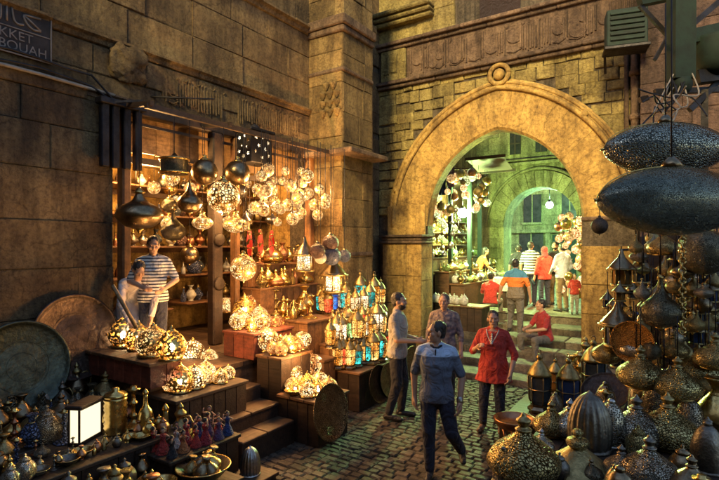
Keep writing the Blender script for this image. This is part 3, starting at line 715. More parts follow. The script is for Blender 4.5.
k = MB(); k.box(-6.15, ua+.05, AY-.4, AY+.2, 2.56, 2.62, 0, .015); k.box(-6.12, ua+.02, AY-.36, AY+.2, 2.62, 2.7, 0, .02); k.box(-6.17, ua+.07, AY-.42, AY+.2, 2.7, 2.76, 0, .015); k.build('impost', 'carved', aw)
k = MB(); k.box(ub, -.76, AY-.16, AY+.2, ZS+.02, ZS+.1, 0, .02); k.build('impost', 'carved', aw)
# cornice, inscription band, upper mouldings
m = MB()
for (z0, z1, d) in ((6.28, 6.36, .1), (6.36, 6.44, .17), (7.2, 7.28, .12), (7.28, 7.36, .2)):
    x = -6.4
    while x < -.8:
        e = min(x+R.uniform(.9, 1.6), -.78); m.box(x+.003, e-.003, AY-d-R.uniform(0, .01), AY+.02, z0, z1, 0, .015); x = e
m.build('cornice', 'carved', aw)
m = MB(); m.box(-5.6, -.78, AY-.05, AY+.02, 6.441, 7.199); relief(m, lambda u, v, w: (u, AY-.05-w, v), -5.5, -.85, 6.5, 7.15, .03, .84); m.build('inscription_band', 'carved', aw)
m = MB(); m.box(-6.3, -5.62, AY-.1, AY, 6.441, 7.199, 0, .03); relief(m, lambda u, v, w: (u, AY-.1-w, v), -6.2, -5.75, 6.6, 7.1, .05); m.build('carved_panel', 'rubble', aw)
k = MB(); k.box(-3.84, -2.96, AY+.0, AY+.028, 7.36, 8.6); k.build('window_shade_panel', 'window_dark', aw)  # flat window panel; the recess's shade is put into its dark red
k = MB(); 
for z0, d in ((7.75, .22), (7.85, .3), (7.95, .38)): k.box(-6.4, -4.9, AY-d, AY, z0, z0+.095, 0, .03)
k.build('console', 'rubble', aw)
k = MB()
for z0, z1, d in ((6.9, 7.1, .2), (7.1, 7.28, .3), (7.28, 7.5, .42)): k.box(-6.42, -5.95, 8.95, 9.3+d, z0, z1, 0, .05)
k.build('corbel', 'ashlar', aw)
m = MB(); m.tube([(-.86, AY-.1, z) for z in (3.3, 6.28)], .07, 10); m.tube([(-1.0, AY-.06, z) for z in (3.3, 6.28)], .04, 8)
for z in (3.9, 4.8, 5.6): m.lathe([(.06, 0), (.1, .02), (.1, .1), (.06, .12)], 12, (-.86, AY-.1, z))
m.build('corner_column', 'carved', aw)
# ---- pink stone wall right of the gate
pw = thing('pink_wall', 'dusky pink stone house wall beside the gateway, behind the green scaffold', 'wall')
m = MB(); courses(m, -.74, 6, 0, 9.5, (.4, .55), (.5, 1.0), lambda u, v, w: (u, 9.9-w, v), prot=.02); m.build('facing', 'pink', pw)
k = MB(); k.box(-.72, 6, 9.93, 10.4, -.04, 9.5); k.build('wall_core', 'mortar', pw)

# ---- passage beyond the gate
psl = thing('passage_side_wall', 'pale stone house wall along the far side of the passage, with shop bays', 'house')
m = MB(); courses(m, 11.7, 17, 3.7, 8.5, (.4, .5), (.6, 1.0), lambda u, v, w: (-6.35+w, u, v)); m.build('facing', 'green_stone', psl)
k = MB(); k.box(-6.9, -6.38, 11.61, 17, .8, 8.5); k.build('wall_core', 'green_stone', psl)
psr = thing('passage_house_wall', 'pale stone wall inside the gate behind the warm globe display', 'house')
m = MB(); courses(m, 11.7, 17, .85, 8.5, (.4, .5), (.6, 1.0), lambda u, v, w: (-1.75-w, u, v)); m.build('facing', 'green_stone', psr)
k = MB(); k.box(-1.72, -1.2, 11.61, 17, .8, 8.5); k.build('wall_core', 'green_stone', psr)
bw = thing('far_gate_wall', 'green-lit stone wall closing the passage, with a second pointed arch and small windows', 'gateway')
BY = 17.0; BC, BR, BO = -4.17, 1.2, 1.7; BS = 3.15
m = MB()
def keepB(a, b, c, d):
    u = min(max(BC, a), b)
    if c < BS+.0 and b > BC-BR and a < BC+BR: return False
    for u in (a, b, (a+b)/2):
        for v in (c, d):
            if math.hypot(u-BC, v-BS) < BO+.12 and v >= BS-.3: return False
    for wx in (-5.15, -4.3):
        if b > wx and a < wx+.36 and d > 5.55 and c < 6.4: return False
    return True
putB = lambda u, v, w: (u, BY-w, v)
courses(m, -7.5, -1.2, .85, 9, (.35, .45), (.5, .9), putB, keepB, prot=.015); m.build('facing', 'green_stone', bw)
k = MB(); nn = 30
for i in range(nn):
    a, b = BC-BR+2*BR*i/nn, BC-BR+2*BR*(i+1)/nn
    za, zb = BS+math.sqrt(max(0, BR*BR-(a-BC)**2))*1.08, BS+math.sqrt(max(0, BR*BR-(b-BC)**2))*1.08
    k.add([(a, BY+.03, za), (b, BY+.03, zb), (b, BY+.03, 9), (a, BY+.03, 9)], [(0, 1, 2, 3)])
    k.add([(a, BY-.02, za), (b, BY-.02, zb), (b, BY+.9, zb), (a, BY+.9, za)], [(3, 2, 1, 0)])
k.box(-8, BC-BR, BY+.03, BY+.9, .8, 9); k.box(BC+BR, -1.2, BY+.03, BY+.9, .8, 9); k.build('wall_core', 'green_stone', bw)
k = MB(); nv = 17
for i in range(nv):
    a0, a1 = PI*i/nv+.004, PI*(i+1)/nv-.004
    pts = [(BC+r*math.cos(a), BY-.06, BS+r*math.sin(a)*1.08) for r, a in ((BR, a0), (BO, a0), (BO, a1), (BR, a1))]
    k.add(pts+[(x, BY+.02, z) for x, y, z in pts], [(0, 1, 2, 3), (0, 4, 5, 1), (1, 5, 6, 2), (2, 6, 7, 3), (3, 7, 4, 0)])
k.tube([(BC+(BO+.07)*math.cos(PI*i/24), BY-.08, BS+(BO+.07)*math.sin(PI*i/24)*1.08) for i in range(25)], .05, 6); k.build('voussoirs', 'green_stone', bw)
k = MB(); k.box(-7.5, -1.2, BY-.15, BY, 5.2, 5.3, 0, .02); k.box(-7.5, -1.2, BY-.1, BY, 5.36, 5.42, 0, .02); k.build('cornice', 'green_stone', bw)
for wx in (-5.15, -4.3):
    k = MB(); k.box(wx, wx+.36, BY-.01, BY+.02, 5.6, 6.35); w = k.build('window', 'black_metal', bw)
    k = MB(); k.box(wx+.16, wx+.2, BY-.03, BY-.012, 5.6, 6.35); k.box(wx, wx+.36, BY-.035, BY-.013, 5.95, 5.99); k.build('frame', 'dark_wood', w)
fw_ = thing('far_house', 'green-lit house front seen through the second arch', 'house')
m = MB(); courses(m, -9, 0, .85, 8, (.4, .5), (.6, 1), lambda u, v, w: (u, 24-w, v)); m.build('facing', 'green_stone', fw_)
k = MB(); k.box(-9, 0, 24.03, 24.5, .8, 8); k.build('wall_core', 'green_stone', fw_)
k = MB(); k.box(-5.3, -4.3, 23.9, 23.96, .85, 3.0); d_ = k.build('door', 'green_paint', fw_)
for wx, wz, ww, wh in ((-6.6, 3.6, .8, 1.3), (-4.9, 3.7, .7, 1.2), (-3.2, 3.5, .8, 1.3), (-6.8, 1.2, 1.1, 1.9), (-3.9, 1.2, .9, 1.8)):
    q = MB(); q.box(wx, wx+ww, 23.93, 23.97, wz, wz+wh); w_ = q.build('window', 'black_metal', fw_)
    q = MB(); q.box(wx-.06, wx+ww+.06, 23.86, 23.929, wz-.1, wz); q.box(wx-.06, wx+ww+.06, 23.88, 23.929, wz+wh, wz+wh+.1); q.box(wx+ww/2-.02, wx+ww/2+.02, 23.9, 23.929, wz+.005, wz+wh-.005); q.build('frame', 'green_stone', w_)
q = MB(); q.box(-8, -1, 23.75, 23.92, 3.1, 3.25, 0, .03); q.box(-5.6, -5.35, 23.8, 23.92, .85, 3.09, 0, .02); q.box(-4.25, -4.0, 23.8, 23.92, .85, 3.09, 0, .02); q.build('moulding', 'green_stone', fw_); k = MB(); k.ell((-4.45, 23.88, 1.9), .04); k.build('handle', 'brass', d_)
# ---------------------------------------------------------------- kinds of goods (each built once, then copied)
PROTO = {}
def proto(fn): PROTO[fn.__name__] = [fn, None]; return fn
def place(kind, loc, s, label, cat, group=None, mat=None, hang=None, rz=0, name=None, tilt=None, lidmat=None, sz=1):
    fn = PROTO[kind]
    if fn[1] is None: fn[1] = fn[0]()
    o = copy_tree(fn[1]); o.name = name or kind; o.location = loc; o.scale = (s, s, s*sz); o.rotation_euler = (tilt[0], tilt[1], rz) if tilt else (0, 0, rz)
    for k in ('group',):
        if k in o: del o[k]
    tag(o, label, cat, group)
    for c in list(o.children):
        nm = c.name.split('.')[0]
        if mat and nm in ('shade', 'glass', 'body'): setmat(c, mat)
        if lidmat and nm in ('lid', 'cap', 'roof', 'base', 'finial'): setmat(c, lidmat)
        if nm in ('chain', 'cord'):
            if hang is None: bpy.data.objects.remove(c)
            else: c.scale = (1/s, 1/s, max(.02, (hang-loc[2])/(s*sz)-c.location.z)); 
    return o
def root0(n): return thing(n, n, n)
def part(mb, n, mat, p): return mb.build(n, mat, p)
def chainpart(root, z, name='chain', r=.0045):
    m = MB(); m.tube([(0, 0, 0), (0, 0, 1)], r, 6); o = m.build(name, 'black_metal', root); o.location = (0, 0, z)
# --- hanging, unit radius, centre at 0
@proto
def globe_lamp():
    r = root0('globe_lamp'); m = MB().ell((0, 0, 0), 1, 28, 18); part(m, 'shade', 'fil_white', r)
    m = MB().lathe([(.42, .9), (.36, 1.0), (.2, 1.06), (.14, 1.2), (.2, 1.26), (.06, 1.34), (0, 1.36)], 18); part(m, 'cap', 'brass', r)
    m = MB().lathe([(0, -1.2), (.05, -1.16), (.09, -1.08), (.04, -1.02), (.2, -.98)], 12); part(m, 'finial', 'brass', r); chainpart(r, 1.34); return r
@proto
def small_globe_lamp():
    r = root0('globe_lamp'); m = MB().ell((0, 0, 0), 1, 16, 11); part(m, 'shade', 'fil_white', r)
    m = MB().lathe([(.4, .88), (.3, 1.05), (.12, 1.2), (0, 1.22)], 10); part(m, 'cap', 'bronze', r); chainpart(r, 1.2); return r
@proto
def oval_lamp():
    r = root0('oval_lamp'); m = MB().lathe(spl([(.12, -.62), (.6, -.5), (.95, -.18), (1, .06), (.8, .36), (.42, .56), (.22, .8), (.16, 1.0)]), 32); part(m, 'shade', 'bronze_eng', r)
    m = MB().lathe([(.22, .95), (.26, 1.0), (.2, 1.06), (.1, 1.2), (0, 1.25)], 14); part(m, 'cap', 'brass', r)
    m = MB().lathe([(0, -.85), (.06, -.78), (.1, -.7), (.2, -.61)], 12); part(m, 'finial', 'brass', r); chainpart(r, 1.22); return r
@proto
def drop_lamp():
    r = root0('drop_lamp'); m = MB().lathe(spl([(.25, -.8), (.7, -.62), (.97, -.2), (1, .06), (.82, .42), (.48, .75), (.24, 1.05), (.13, 1.4), (.1, 1.75)]), 30); part(m, 'shade', 'bronze', r)
    m = MB().lathe([(.1, 1.74), (.17, 1.78), (.15, 1.86), (.06, 1.95), (0, 1.98)], 12); part(m, 'cap', 'brass', r)
    m = MB().lathe([(0, -1.05), (.05, -1), (.12, -.9), (.27, -.8)], 12); part(m, 'finial', 'brass', r); chainpart(r, 1.95); return r
@proto
def drum_lamp():
    r = root0('drum_lamp'); m = MB().lathe([(.9, -.55), (.92, -.5), (.92, .4), (.9, .45)], 36); part(m, 'shade', 'bronze_eng', r)
    m = MB()
    for z in (-.55, .38): m.lathe([(.9, z), (1.02, z+.02), (1.05, z+.08), (1.02, z+.14), (.9, z+.16)], 36)
    part(m, 'rim', 'brass', r); m = MB().lathe([(1, .52), (.6, .62), (.2, .72), (.06, .9), (0, .92)], 28); part(m, 'cap', 'bronze', r)
    m = MB().lathe([(.85, -.56), (.3, -.62), (0, -.63)], 28); part(m, 'glass', 'g_amber', r); chainpart(r, .9); return r
@proto
def spindle_lamp():      # long horizontal bellied lamp, lies along x
    r = root0('spindle_lamp'); rot = Matrix.Rotation(PI/2, 3, 'Y')
    pr = spl([(.02, -1.0), (.1, -.97), (.24, -.8), (.37, -.5), (.43, -.15), (.44, .15), (.38, .5), (.26, .8), (.1, .97), (.02, 1.0)])
    m = MB().lathe(pr, 40, (0, 0, 0), 0, rot); part(m, 'shade', 'bronze_eng', r)
    m = MB().tube([(-1*math.cos(a*PI/24)*1.0, 0, 0.44*math.sin(a*PI/24)) for a in range(25)], .008, 6); m.tube([(-1.0, .0, 0), (-1.06, 0, 0)], .02, 8); m.tube([(1.0, .0, 0), (1.06, 0, 0)], .02, 8); part(m, 'seam', 'brass', r)
    m = MB().lathe([(.14, .42), (.1, .5), (.05, .56), (0, .57)], 14); part(m, 'cap', 'bronze', r); chainpart(r, .55); return r
@proto
def roofed_lantern():    # unit = total height, hangs from the top (0), body below
    r = root0('roofed_lantern'); m = MB().lathe([(.34, -.56), (.3, -.5), (.18, -.36), (.09, -.26), (.05, -.14), (.03, -.05), (0, -.04)], 10); part(m, 'roof', 'bronze', r)
    m = MB().lathe([(.19, -.94), (.2, -.58)], 6, sm=False); part(m, 'glass', 'g_dark', r)
    m = MB()
    for i in range(6): a = PI/3*i; m.tube([(.21*math.cos(a), .21*math.sin(a), z) for z in (-.95, -.56)], .015, 5)
    m.lathe([(.1, -1.0), (.26, -.98), (.26, -.93), (.2, -.92)], 10); m.lathe([(.35, -.57), (.36, -.55), (.34, -.53), (.2, -.56)], 10); part(m, 'frame', 'old_brass', r)
    m = MB()
    for i in range(10): a = PI/5*i; m.tube([(.33*math.cos(a), .33*math.sin(a), -.57), (.33*math.cos(a), .33*math.sin(a), -.66)], .008, 4)
    part(m, 'tassel', 'old_brass', r); chainpart(r, -.05); return r
# --- standing, unit height, base at 0
@proto
def hex_lantern():
    r = root0('glass_lantern'); m = MB().lathe([(.2, .0), (.24, .02), (.24, .06), (.18, .1), (.2, .14)], 6, sm=False); part(m, 'base', 'bronze', r)
    m = MB().lathe([(.16, .14), (.2, .2), (.22, .56), (.15, .62)], 6, sm=False); part(m, 'glass', 'g_amber', r)
    m = MB()
    for i in range(6): a = PI/3*i; m.tube([(k*math.cos(a), k*math.sin(a), z) for k, z in ((.17, .14), (.212, .2), (.232, .56), (.16, .63))], .013, 5)
    m.tube([(.235*math.cos(PI/3*i), .235*math.sin(PI/3*i), .38) for i in range(7)], .01, 5); part(m, 'frame', 'bronze', r)
    m = MB().lathe([(.25, .6), (.22, .64), (.19, .7), (.12, .78), (.05, .83), (.05, .86), (.08, .88), (.03, .93), (0, .94)], 12); part(m, 'roof', 'old_brass', r)
    m = MB().tube([(.045*math.cos(a*PI/6), 0, .955+.045*math.sin(a*PI/6)) for a in range(13)], .01, 5); part(m, 'ring', 'bronze', r)
    for c in r.children: c.scale = (.78, .78, 1)
    return r
@proto
def dome_lamp():         # lit dome on a ring foot
    r = root0('dome_lamp'); m = MB().lathe([(.4, 0), (.46, .02), (.46, .09), (.4, .12)], 20); part(m, 'base', 'brass', r)
    m = MB().lathe(spl([(.4, .12), (.5, .3), (.47, .52), (.32, .72), (.13, .85), (.06, .9)]), 22); part(m, 'shade', 'st_white', r)
    m = MB().lathe([(.08, .88), (.09, .91), (.03, .94), (.04, .97), (0, 1.0)], 10); part(m, 'finial', 'brass', r); return r
@proto
def egg_lamp():          # pierced gilt shade with the bulb showing through
    r = root0('egg_lamp'); m = MB().lathe([(.3, 0), (.36, .02), (.36, .07), (.3, .09)], 20); part(m, 'base', 'brass', r)
    m = MB().lathe(spl([(.3, .08), (.42, .28), (.42, .45), (.32, .66), (.15, .82), (.05, .92), (.02, 1.0)]), 26); part(m, 'shade', 'mesh_gold', r)
    m = MB().ell((0, 0, .36), (.09, .09, .12), 10, 8); part(m, 'bulb', 'bulb', r); return r
@proto
def round_lamp():        # lit globe standing on a low foot
    r = root0('round_lamp'); m = MB().lathe([(.3, 0), (.34, .02), (.3, .08), (.24, .12)], 16); part(m, 'base', 'brass', r)
    m = MB().lathe(spl([(.22, .1), (.42, .24), (.5, .5), (.42, .76), (.2, .93), (.06, .97)]), 22); part(m, 'shade', 'st_white', r)
    m = MB().lathe([(.09, .95), (.06, .99), (0, 1.0)], 10); part(m, 'finial', 'brass', r); return r
@proto
def onion_dome():        # unlit onion with tall finial
    r = root0('onion_dome'); m = MB().lathe(spl([(.3, 0), (.46, .08), (.54, .24), (.46, .42), (.28, .56), (.14, .66), (.09, .72)]), 30, flute=.02, nf=10); part(m, 'body', 'old_brass_eng', r)
    m = MB().lathe(spl([(.09, .7), (.13, .74), (.07, .78), (.1, .84), (.11, .88), (.05, .93), (.03, .97), (0, 1)], 3), 14); part(m, 'finial', 'old_brass', r)
    m = MB().lathe([(.34, -.02), (.36, .0), (.33, .03), (.29, .03)], 24); part(m, 'base', 'old_brass', r); chainpart(r, .98); return r
@proto
def tall_cover():        # tall bullet-shaped pierced cover
    r = root0('tall_cover'); m = MB().lathe(spl([(.27, 0), (.3, .1), (.3, .35), (.26, .6), (.17, .8), (.07, .9)]), 26); part(m, 'body', 'silver_eng', r)
    m = MB().lathe([(.06, .89), (.09, .92), (.07, .96), (0, 1)], 10); part(m, 'finial', 'silver', r)
    m = MB().lathe([(.32, -.01), (.33, .02), (.3, .05)], 24); part(m, 'base', 'silver', r); return r
@proto
def ribbed_cover():
    r = root0('ribbed_cover'); m = MB().lathe(spl([(.3, 0), (.34, .12), (.34, .4), (.29, .65), (.18, .85), (.05, .95), (0, 1)]), 72, flute=.045, nf=18); part(m, 'body', 'pewter', r)
    m = MB().lathe([(.35, -.01), (.37, .02), (.33, .05)], 24); part(m, 'base', 'pewter', r); return r
@proto
def lidded_dish():       # wide low cone lid with a knob
    r = root0('lidded_dish'); m = MB().lathe(spl([(.92, 0), (.96, .04), (.88, .12), (.62, .32), (.36, .52), (.2, .64)]), 36); part(m, 'lid', 'old_brass', r)
    m = MB().lathe(spl([(.2, .63), (.3, .72), (.28, .84), (.12, .92), (.1, .96), (.16, 1.04), (.1, 1.12), (0, 1.15)], 3), 16); part(m, 'knob', 'old_brass_eng', r); return r
@proto
def vase():
    r = root0('vase'); m = MB().lathe(spl([(.16, 0), (.2, .03), (.14, .08), (.3, .28), (.34, .42), (.22, .62), (.1, .76), (.09, .86), (.17, .97), (.18, 1)], 3), 18); part(m, 'body', 'bronze', r)
    m = MB().lathe([(.1, .72), (.13, .74), (.1, .76)], 14); part(m, 'collar', 'brass', r); return r
@proto
def ewer():
    r = root0('ewer'); m = MB().lathe(spl([(.16, 0), (.2, .02), (.13, .08), (.27, .22), (.29, .36), (.17, .54), (.08, .66), (.09, .74)], 3), 16); part(m, 'body', 'old_brass', r)
    m = MB().tube([(.22, 0, .3), (.36, 0, .38), (.38, 0, .52), (.46, 0, .64)], [.05, .04, .025, .02], 8); part(m, 'spout', 'old_brass', r)
    m = MB().tube([(-.08, 0, .7), (-.24, 0, .74), (-.34, 0, .6), (-.33, 0, .44), (-.24, 0, .34)], .022, 6); part(m, 'handle', 'old_brass', r)
    m = MB().lathe(spl([(.1, .73), (.12, .78), (.05, .86), (.06, .91), (.02, .97), (0, 1)], 3), 12); part(m, 'lid', 'old_brass', r); return r
@proto
def jar():
    r = root0('jar'); m = MB().lathe(spl([(.2, 0), (.3, .06), (.38, .28), (.36, .5), (.22, .68), (.16, .72)], 3), 18); part(m, 'body', 'pewter', r)
    m = MB().lathe([(.2, .71), (.19, .78), (.1, .84), (.03, .88), (.06, .94), (0, 1)], 14); part(m, 'lid', 'pewter', r); return r
@proto
def bottle():
    r = root0('bottle'); m = MB().lathe(spl([(.14, 0), (.17, .04), (.18, .3), (.14, .48), (.06, .62), (.045, .86)], 3), 14); part(m, 'body', 'old_brass', r)
    m = MB().lathe([(.05, .85), (.07, .87), (.06, .92), (.03, .96), (0, 1)], 10); part(m, 'stopper', 'brass', r); return r
@proto
def candlestick():
    r = root0('candlestick'); m = MB().lathe(spl([(.3, 0), (.3, .03), (.12, .1), (.05, .18), (.1, .26), (.05, .34), (.05, .5), (.11, .58), (.05, .66), (.05, .8), (.12, .9), (.15, .92)], 3), 16); part(m, 'body', 'brass', r)
    m = MB().lathe([(.16, .91), (.18, .93), (.08, .95), (.08, 1.0), (0, 1.0)], 14); part(m, 'cup', 'brass', r); return r
@proto
def bowl():              # unit radius
    r = root0('bowl'); m = MB().lathe(spl([(.35, 0), (.4, .03), (.7, .2), (.95, .5), (1.0, .56), (.97, .56), (.9, .5), (.6, .2), (.3, .1), (0, .08)], 3), 28); part(m, 'body', 'old_brass', r)
    m = MB().tube([(1.0*math.cos(a*PI/14), 1.0*math.sin(a*PI/14), .56) for a in range(29)], .03, 6); part(m, 'rim', 'brass', r); return r
@proto
def figurine():          # little dancer in a flared skirt
    r = root0('figurine'); m = MB().lathe(spl([(.26, 0), (.25, .04), (.17, .25), (.09, .46), (.08, .5)], 3), 16, flute=.08, nf=7); m.lathe(spl([(.08, .49), (.1, .58), (.13, .68), (.06, .74), (.04, .76)], 3), 12); part(m, 'body', 'red_cloth', r)
    m = MB().ell((0, 0, .85), (.085, .09, .11), 12, 9); m.cap((0, 0, .74), (0, 0, .8), .04, .04, 8, 2); part(m, 'head', 'skin', r)
    m = MB().ell((0, -.02, .88), (.095, .095, .1), 12, 9); part(m, 'hair', 'hair', r)
    m = MB().tube([(.09, 0, .68), (.26, .05, .72), (.22, .06, .9)], [.04, .03, .025], 6); part(m, 'arm', 'skin', r); m = MB().tube([(-.09, 0, .68), (-.25, .04, .58), (-.12, .1, .5)], [.04, .03, .025], 6); part(m, 'arm', 'skin', r); return r
@proto
def round_tray():        # disc facing +x, unit radius, centre at 0
    r = root0('round_tray'); rot = Matrix.Rotation(PI/2, 3, 'Y')
    m = MB().lathe([(0, -.02), (.8, -.02), (.82, -.0), (.8, .02), (.5, .025), (0, .028)][::1], 56, (0, 0, 0), 0, rot); part(m, 'dish', 'tray', r)
    m = MB().lathe([(.84, -.03), (.95, .03), (.98, .07), (1.0, .08), (.99, .1), (.95, .09), (.92, .06), (.84, .025)], 56, (0, 0, 0), 0, rot); part(m, 'rim', 'tray', r)
    m = MB()
    for q in (.3, .55): m.tube([(.026, q*math.cos(a*PI/20), q*math.sin(a*PI/20)) for a in range(41)], .006, 5)
    part(m, 'engraved_ring', 'tray', r); return r
def clear_of(x, y, pts, d): return all((x-a)**2+(y-b)**2 > d*d for a, b in pts)
def crate(name, label, cat, x0, x1, y0, y1, z0, z1, mat='dark_wood', topmat='pale_wood', over=.03, stone_face=False):
    """display stand: boarded sides, corner battens, board top"""
    t = thing(name, label, cat, ((x0+x1)/2, (y0+y1)/2, z0)); cx, cy = (x0+x1)/2, (y0+y1)/2
    m = MB(); zt = z1-z0
    def bx(a, b, c, d, e, f, bev=0): m.box(a-cx, b-cx, c-cy, d-cy, e, f, 0, bev)
    bx(x0+.02, x1-.02, y0+.02, y1-.02, .0, zt-.04)
    nb = max(2, int((y1-y0)/.16)); w = (y1-y0)/nb
    for i in range(nb): bx(x1-.02, x1-R.uniform(0, .006), y0+i*w+.004, y0+(i+1)*w-.004, .0, zt-.04, .004)
    nb = max(2, int((x1-x0)/.16)); w = (x1-x0)/nb
    for i in range(nb): bx(x0+i*w+.004, x0+(i+1)*w-.004, y0+R.uniform(0, .006), y0+.02, .0, zt-.04, .004)
    m.build('side_boards', mat, t); m = MB()
    nb = max(1, int((x1-x0)/.22)); w = (x1-x0+over)/nb
    for i in range(nb): bx(x0+i*w+.002, x0+(i+1)*w-.002, y0-over, y1+over*.3, zt-.038, zt-R.uniform(0, .004), .006)
    m.build('top_board', topmat, t); return t

# ---------------------------------------------------------------- the lantern shop
sh = thing('lantern_shop', 'open-fronted lantern shop set into the sooty wall, with shelves and a wooden beam', 'shop')
m = MB(); courses(m, 3.4, 8.2, .93, 4.4, (.4, .5), (.6, .9), lambda u, v, w: (-8.2+w, u, v), prot=.01); m.box(-8.5, -8.23, 3.2, 8.3, 0, 4.5); m.build('back_wall', 'plaster', sh)
m = MB(); courses(m, -8.2, WX, .93, 4.4, (.4, .5), (.6, .9), lambda u, v, w: (u, 7.8-w*.4+.012, v), prot=.01); m.box(-8.2, -6.91, 7.815, 7.9, 0, 4.5); m.build('side_wall', 'plaster', sh)
m = MB(); m.box(-8.2, -6.91, 3.5, 3.7, 0, 4.5); m.build('side_wall', 'mortar', sh)
m = MB(); m.box(-8.3, -6.91, 3.4, 8.0, 4.41, 4.5); m.build('ceiling', 'dark_wood', sh)
m = MB(); y = 3.4
while y < 7.9: e = y+R.uniform(.14, .2); m.box(-8.2, -5.1, y+.003, e-.003, .86, .93-R.uniform(0, .006)); y = e
m.box(-8.2, -5.12, 3.4, 4.86, -.02, .858); m.box(-8.2, -5.12, 4.86, 7.79, -.02, .858); m.build('floor_boards', 'step_wood', sh)
m = MB(); y = 3.74
while y < 7.7: e = y+R.uniform(.18, .3); m.box(-6.72, -6.68+R.uniform(0, .01), y+.003, e-.004, 3.8+R.uniform(0, .06), 4.4); y = e
m.build('valance_boards', 'pale_wood', sh)
m = MB(); m.box(WX-.02, WX+.1, SY0-.1, SY1, 4.3, 4.42, 0, .015); m.box(WX+.03, WX+.06, SY0-.1, SY1, 4.16, 4.2); m.bar((-5.72, 3.75, 4.27), (-5.72, 7.7, 4.27), .06, .07)
for y in (3.8, 5.1, 6.4, 7.6): m.bar((WX+.1, y, 4.36), (-5.66, y, 4.3), .05, .06)
m.bar((-7.3, 3.72, 4.3), (-7.3, 7.8, 4.3), .05, .07); m.bar((-6.6, 3.72, 3.72), (-6.6, 7.8, 3.72), .08, .09); m.build('beam', 'dark_wood', sh)
for y, w in ((3.78, .12), (5.28, .2), (5.75, .1), (7.66, .16)):
    m = MB(); m.box(-6.42, -6.42+.16, y, y+w, .93, 4.3, 0, .02)
    if w == .2:
        for z in (1.9, 2.6): m.lathe([(.09, 0), (.11, .02), (.08, .04), (.03, .03), (0, .05)], 18, (-6.26, y+.1, z), 0, Matrix.Rotation(PI/2, 3, 'Y'))
    m.build('post', 'wood_y' if w < .2 else 'dark_wood', sh)
for z, y0, y1, d in ((1.45, 3.8, 5.3, .55), (2.0, 3.8, 5.3, .5), (2.5, 3.8, 5.6, .42), (3.02, 3.8, 7.7, .4), (3.5, 3.8, 7.7, .38), (1.5, 5.6, 7.7, .5), (2.0, 5.6, 7.7, .45), (2.5, 5.6, 7.7, .4)):
    m = MB(); m.box(-8.18, -8.18+d+.35, y0, y1, z-.03, z, 0, .006); m.box(-8.18, -8.18+.05, y0, y1, z-.12, z-.031); m.build('shelf', 'wood', sh)
# steps of the shop
for i, (xa, xb, z) in enumerate(((-4.52, -4.2, .29), (-4.83, -4.47, .47), (-5.12, -4.79, .66))):
    t = thing('shop_step', ('lowest', 'middle', 'topmost')[i]+' worn wooden step of the three leading up into the lantern shop', 'step')
    m = MB(); m.box(xa, xb-.012, 3.95, 4.84, -.02, z-.04); m.build('riser', 'dark_wood', t)
    m = MB(); yy = 3.95
    for w in (.4, .49): m.box(xa-.03, xb, yy+.003, yy+w-.003, z-.038, z-R.uniform(0, .004), 0, .008); yy += w
    m.build('tread', 'step_wood', t)
for z, y0, y1, dz in ((1.45, 3.9, 5.2, .28), (2.0, 3.9, 5.2, .26), (2.5, 3.9, 5.5, .24), (3.02, 3.9, 7.6, .24), (3.5, 3.9, 7.6, .22), (1.5, 5.7, 7.6, .26), (2.0, 5.7, 7.6, .26), (2.5, 5.7, 7.6, .26)):
    y = y0; i = 0
    while y < y1:
        kd = R.choice(('vase', 'jar', 'bottle', 'ewer', 'bottle')); mt = R.choice(('silver', 'pewter', 'old_brass', 'copper', 'brass', 'glaze', 'ceramic', 'g_dark', 'glaze_blue'))
        s = dz*R.uniform(.8, 1.3)
        place(kd, (-7.62+R.uniform(-.08, .08), y, z), s, {'vase': 'small metal vase on the wall shelves deep inside the shop', 'jar': 'small lidded jar on the wall shelves deep inside the shop', 'bottle': 'slim stoppered bottle on the wall shelves deep inside the shop', 'ewer': 'small spouted ewer on the wall shelves deep inside the shop'}[kd], kd, 'shop shelf '+kd+' goods', mt, rz=R.uniform(0, 6))
        y += R.uniform(.17, .26)
# hanging lamps of the shop: (px, py, radius px, x plane, kind, material, label)
HB = 4.26
HG = [
 (140, 215, 22.5, -5.75, 'oval_lamp', 'bronze', 'big bulging dark bronze lamp hanging over the striped shopkeeper', 1),
 (175, 166, 14.5, -5.8, 'drum_lamp', 'bronze_eng', 'drum-shaped bronze lamp with brass rims hanging under the shop beam', 1),
 (205, 172, 13, -5.8, 'globe_lamp', 'bronze', 'smooth dark bronze globe hanging beside the drum lamp', 1),
 (190, 203, 12, -5.8, 'drop_lamp', 'bronze', 'smooth teardrop bronze lamp hanging below the drum lamp', 1),
 (174, 231, 12, -6.1, 'drop_lamp', 'bronze_eng', 'engraved teardrop lamp in shadow behind the smooth teardrop lamp', 1),
 (203, 223, 13, -5.9, 'oval_lamp', 'fil_gold', 'flattened gilt openwork lamp hanging by the dark shop post', .8),
 (238, 173, 12.5, -5.8, 'globe_lamp', 'bronze', 'brownish smooth globe hanging above the big lit filigree globe', 1),
 (224, 197, 16, -5.7, 'globe_lamp', 'fil_white', 'large brilliantly lit filigree globe with dark tracery at the centre of the shop front', 1),
 (236, 225, 12.5, -5.8, 'oval_lamp', 'fil_gold', 'lit squat oval lamp hanging under the large filigree globe', 1),
 (244, 268, 13, -5.6, 'globe_lamp', 'fil_gold', 'gilt openwork globe hanging low over the red lamp shelves', 1),
 (190, 255, 9, -6.5, 'globe_lamp', 'bronze', 'small dark globe hanging low behind the teardrop lamps', 1),
 (246, 210, 7, -5.75, 'roofed_lantern', 'g_amber', 'little lantern with a glowing amber pane beside the filigree globe', 3),
]
for px, py, rp, x, kd, mt, lab, f in HG:
    p = PX(px, py, x); s = rp*depth_of(p)/500*f
    place(kd, p, s, lab, 'lamp', None, mt, hang=max(HB, p.z+.1), rz=R.uniform(0, 6))
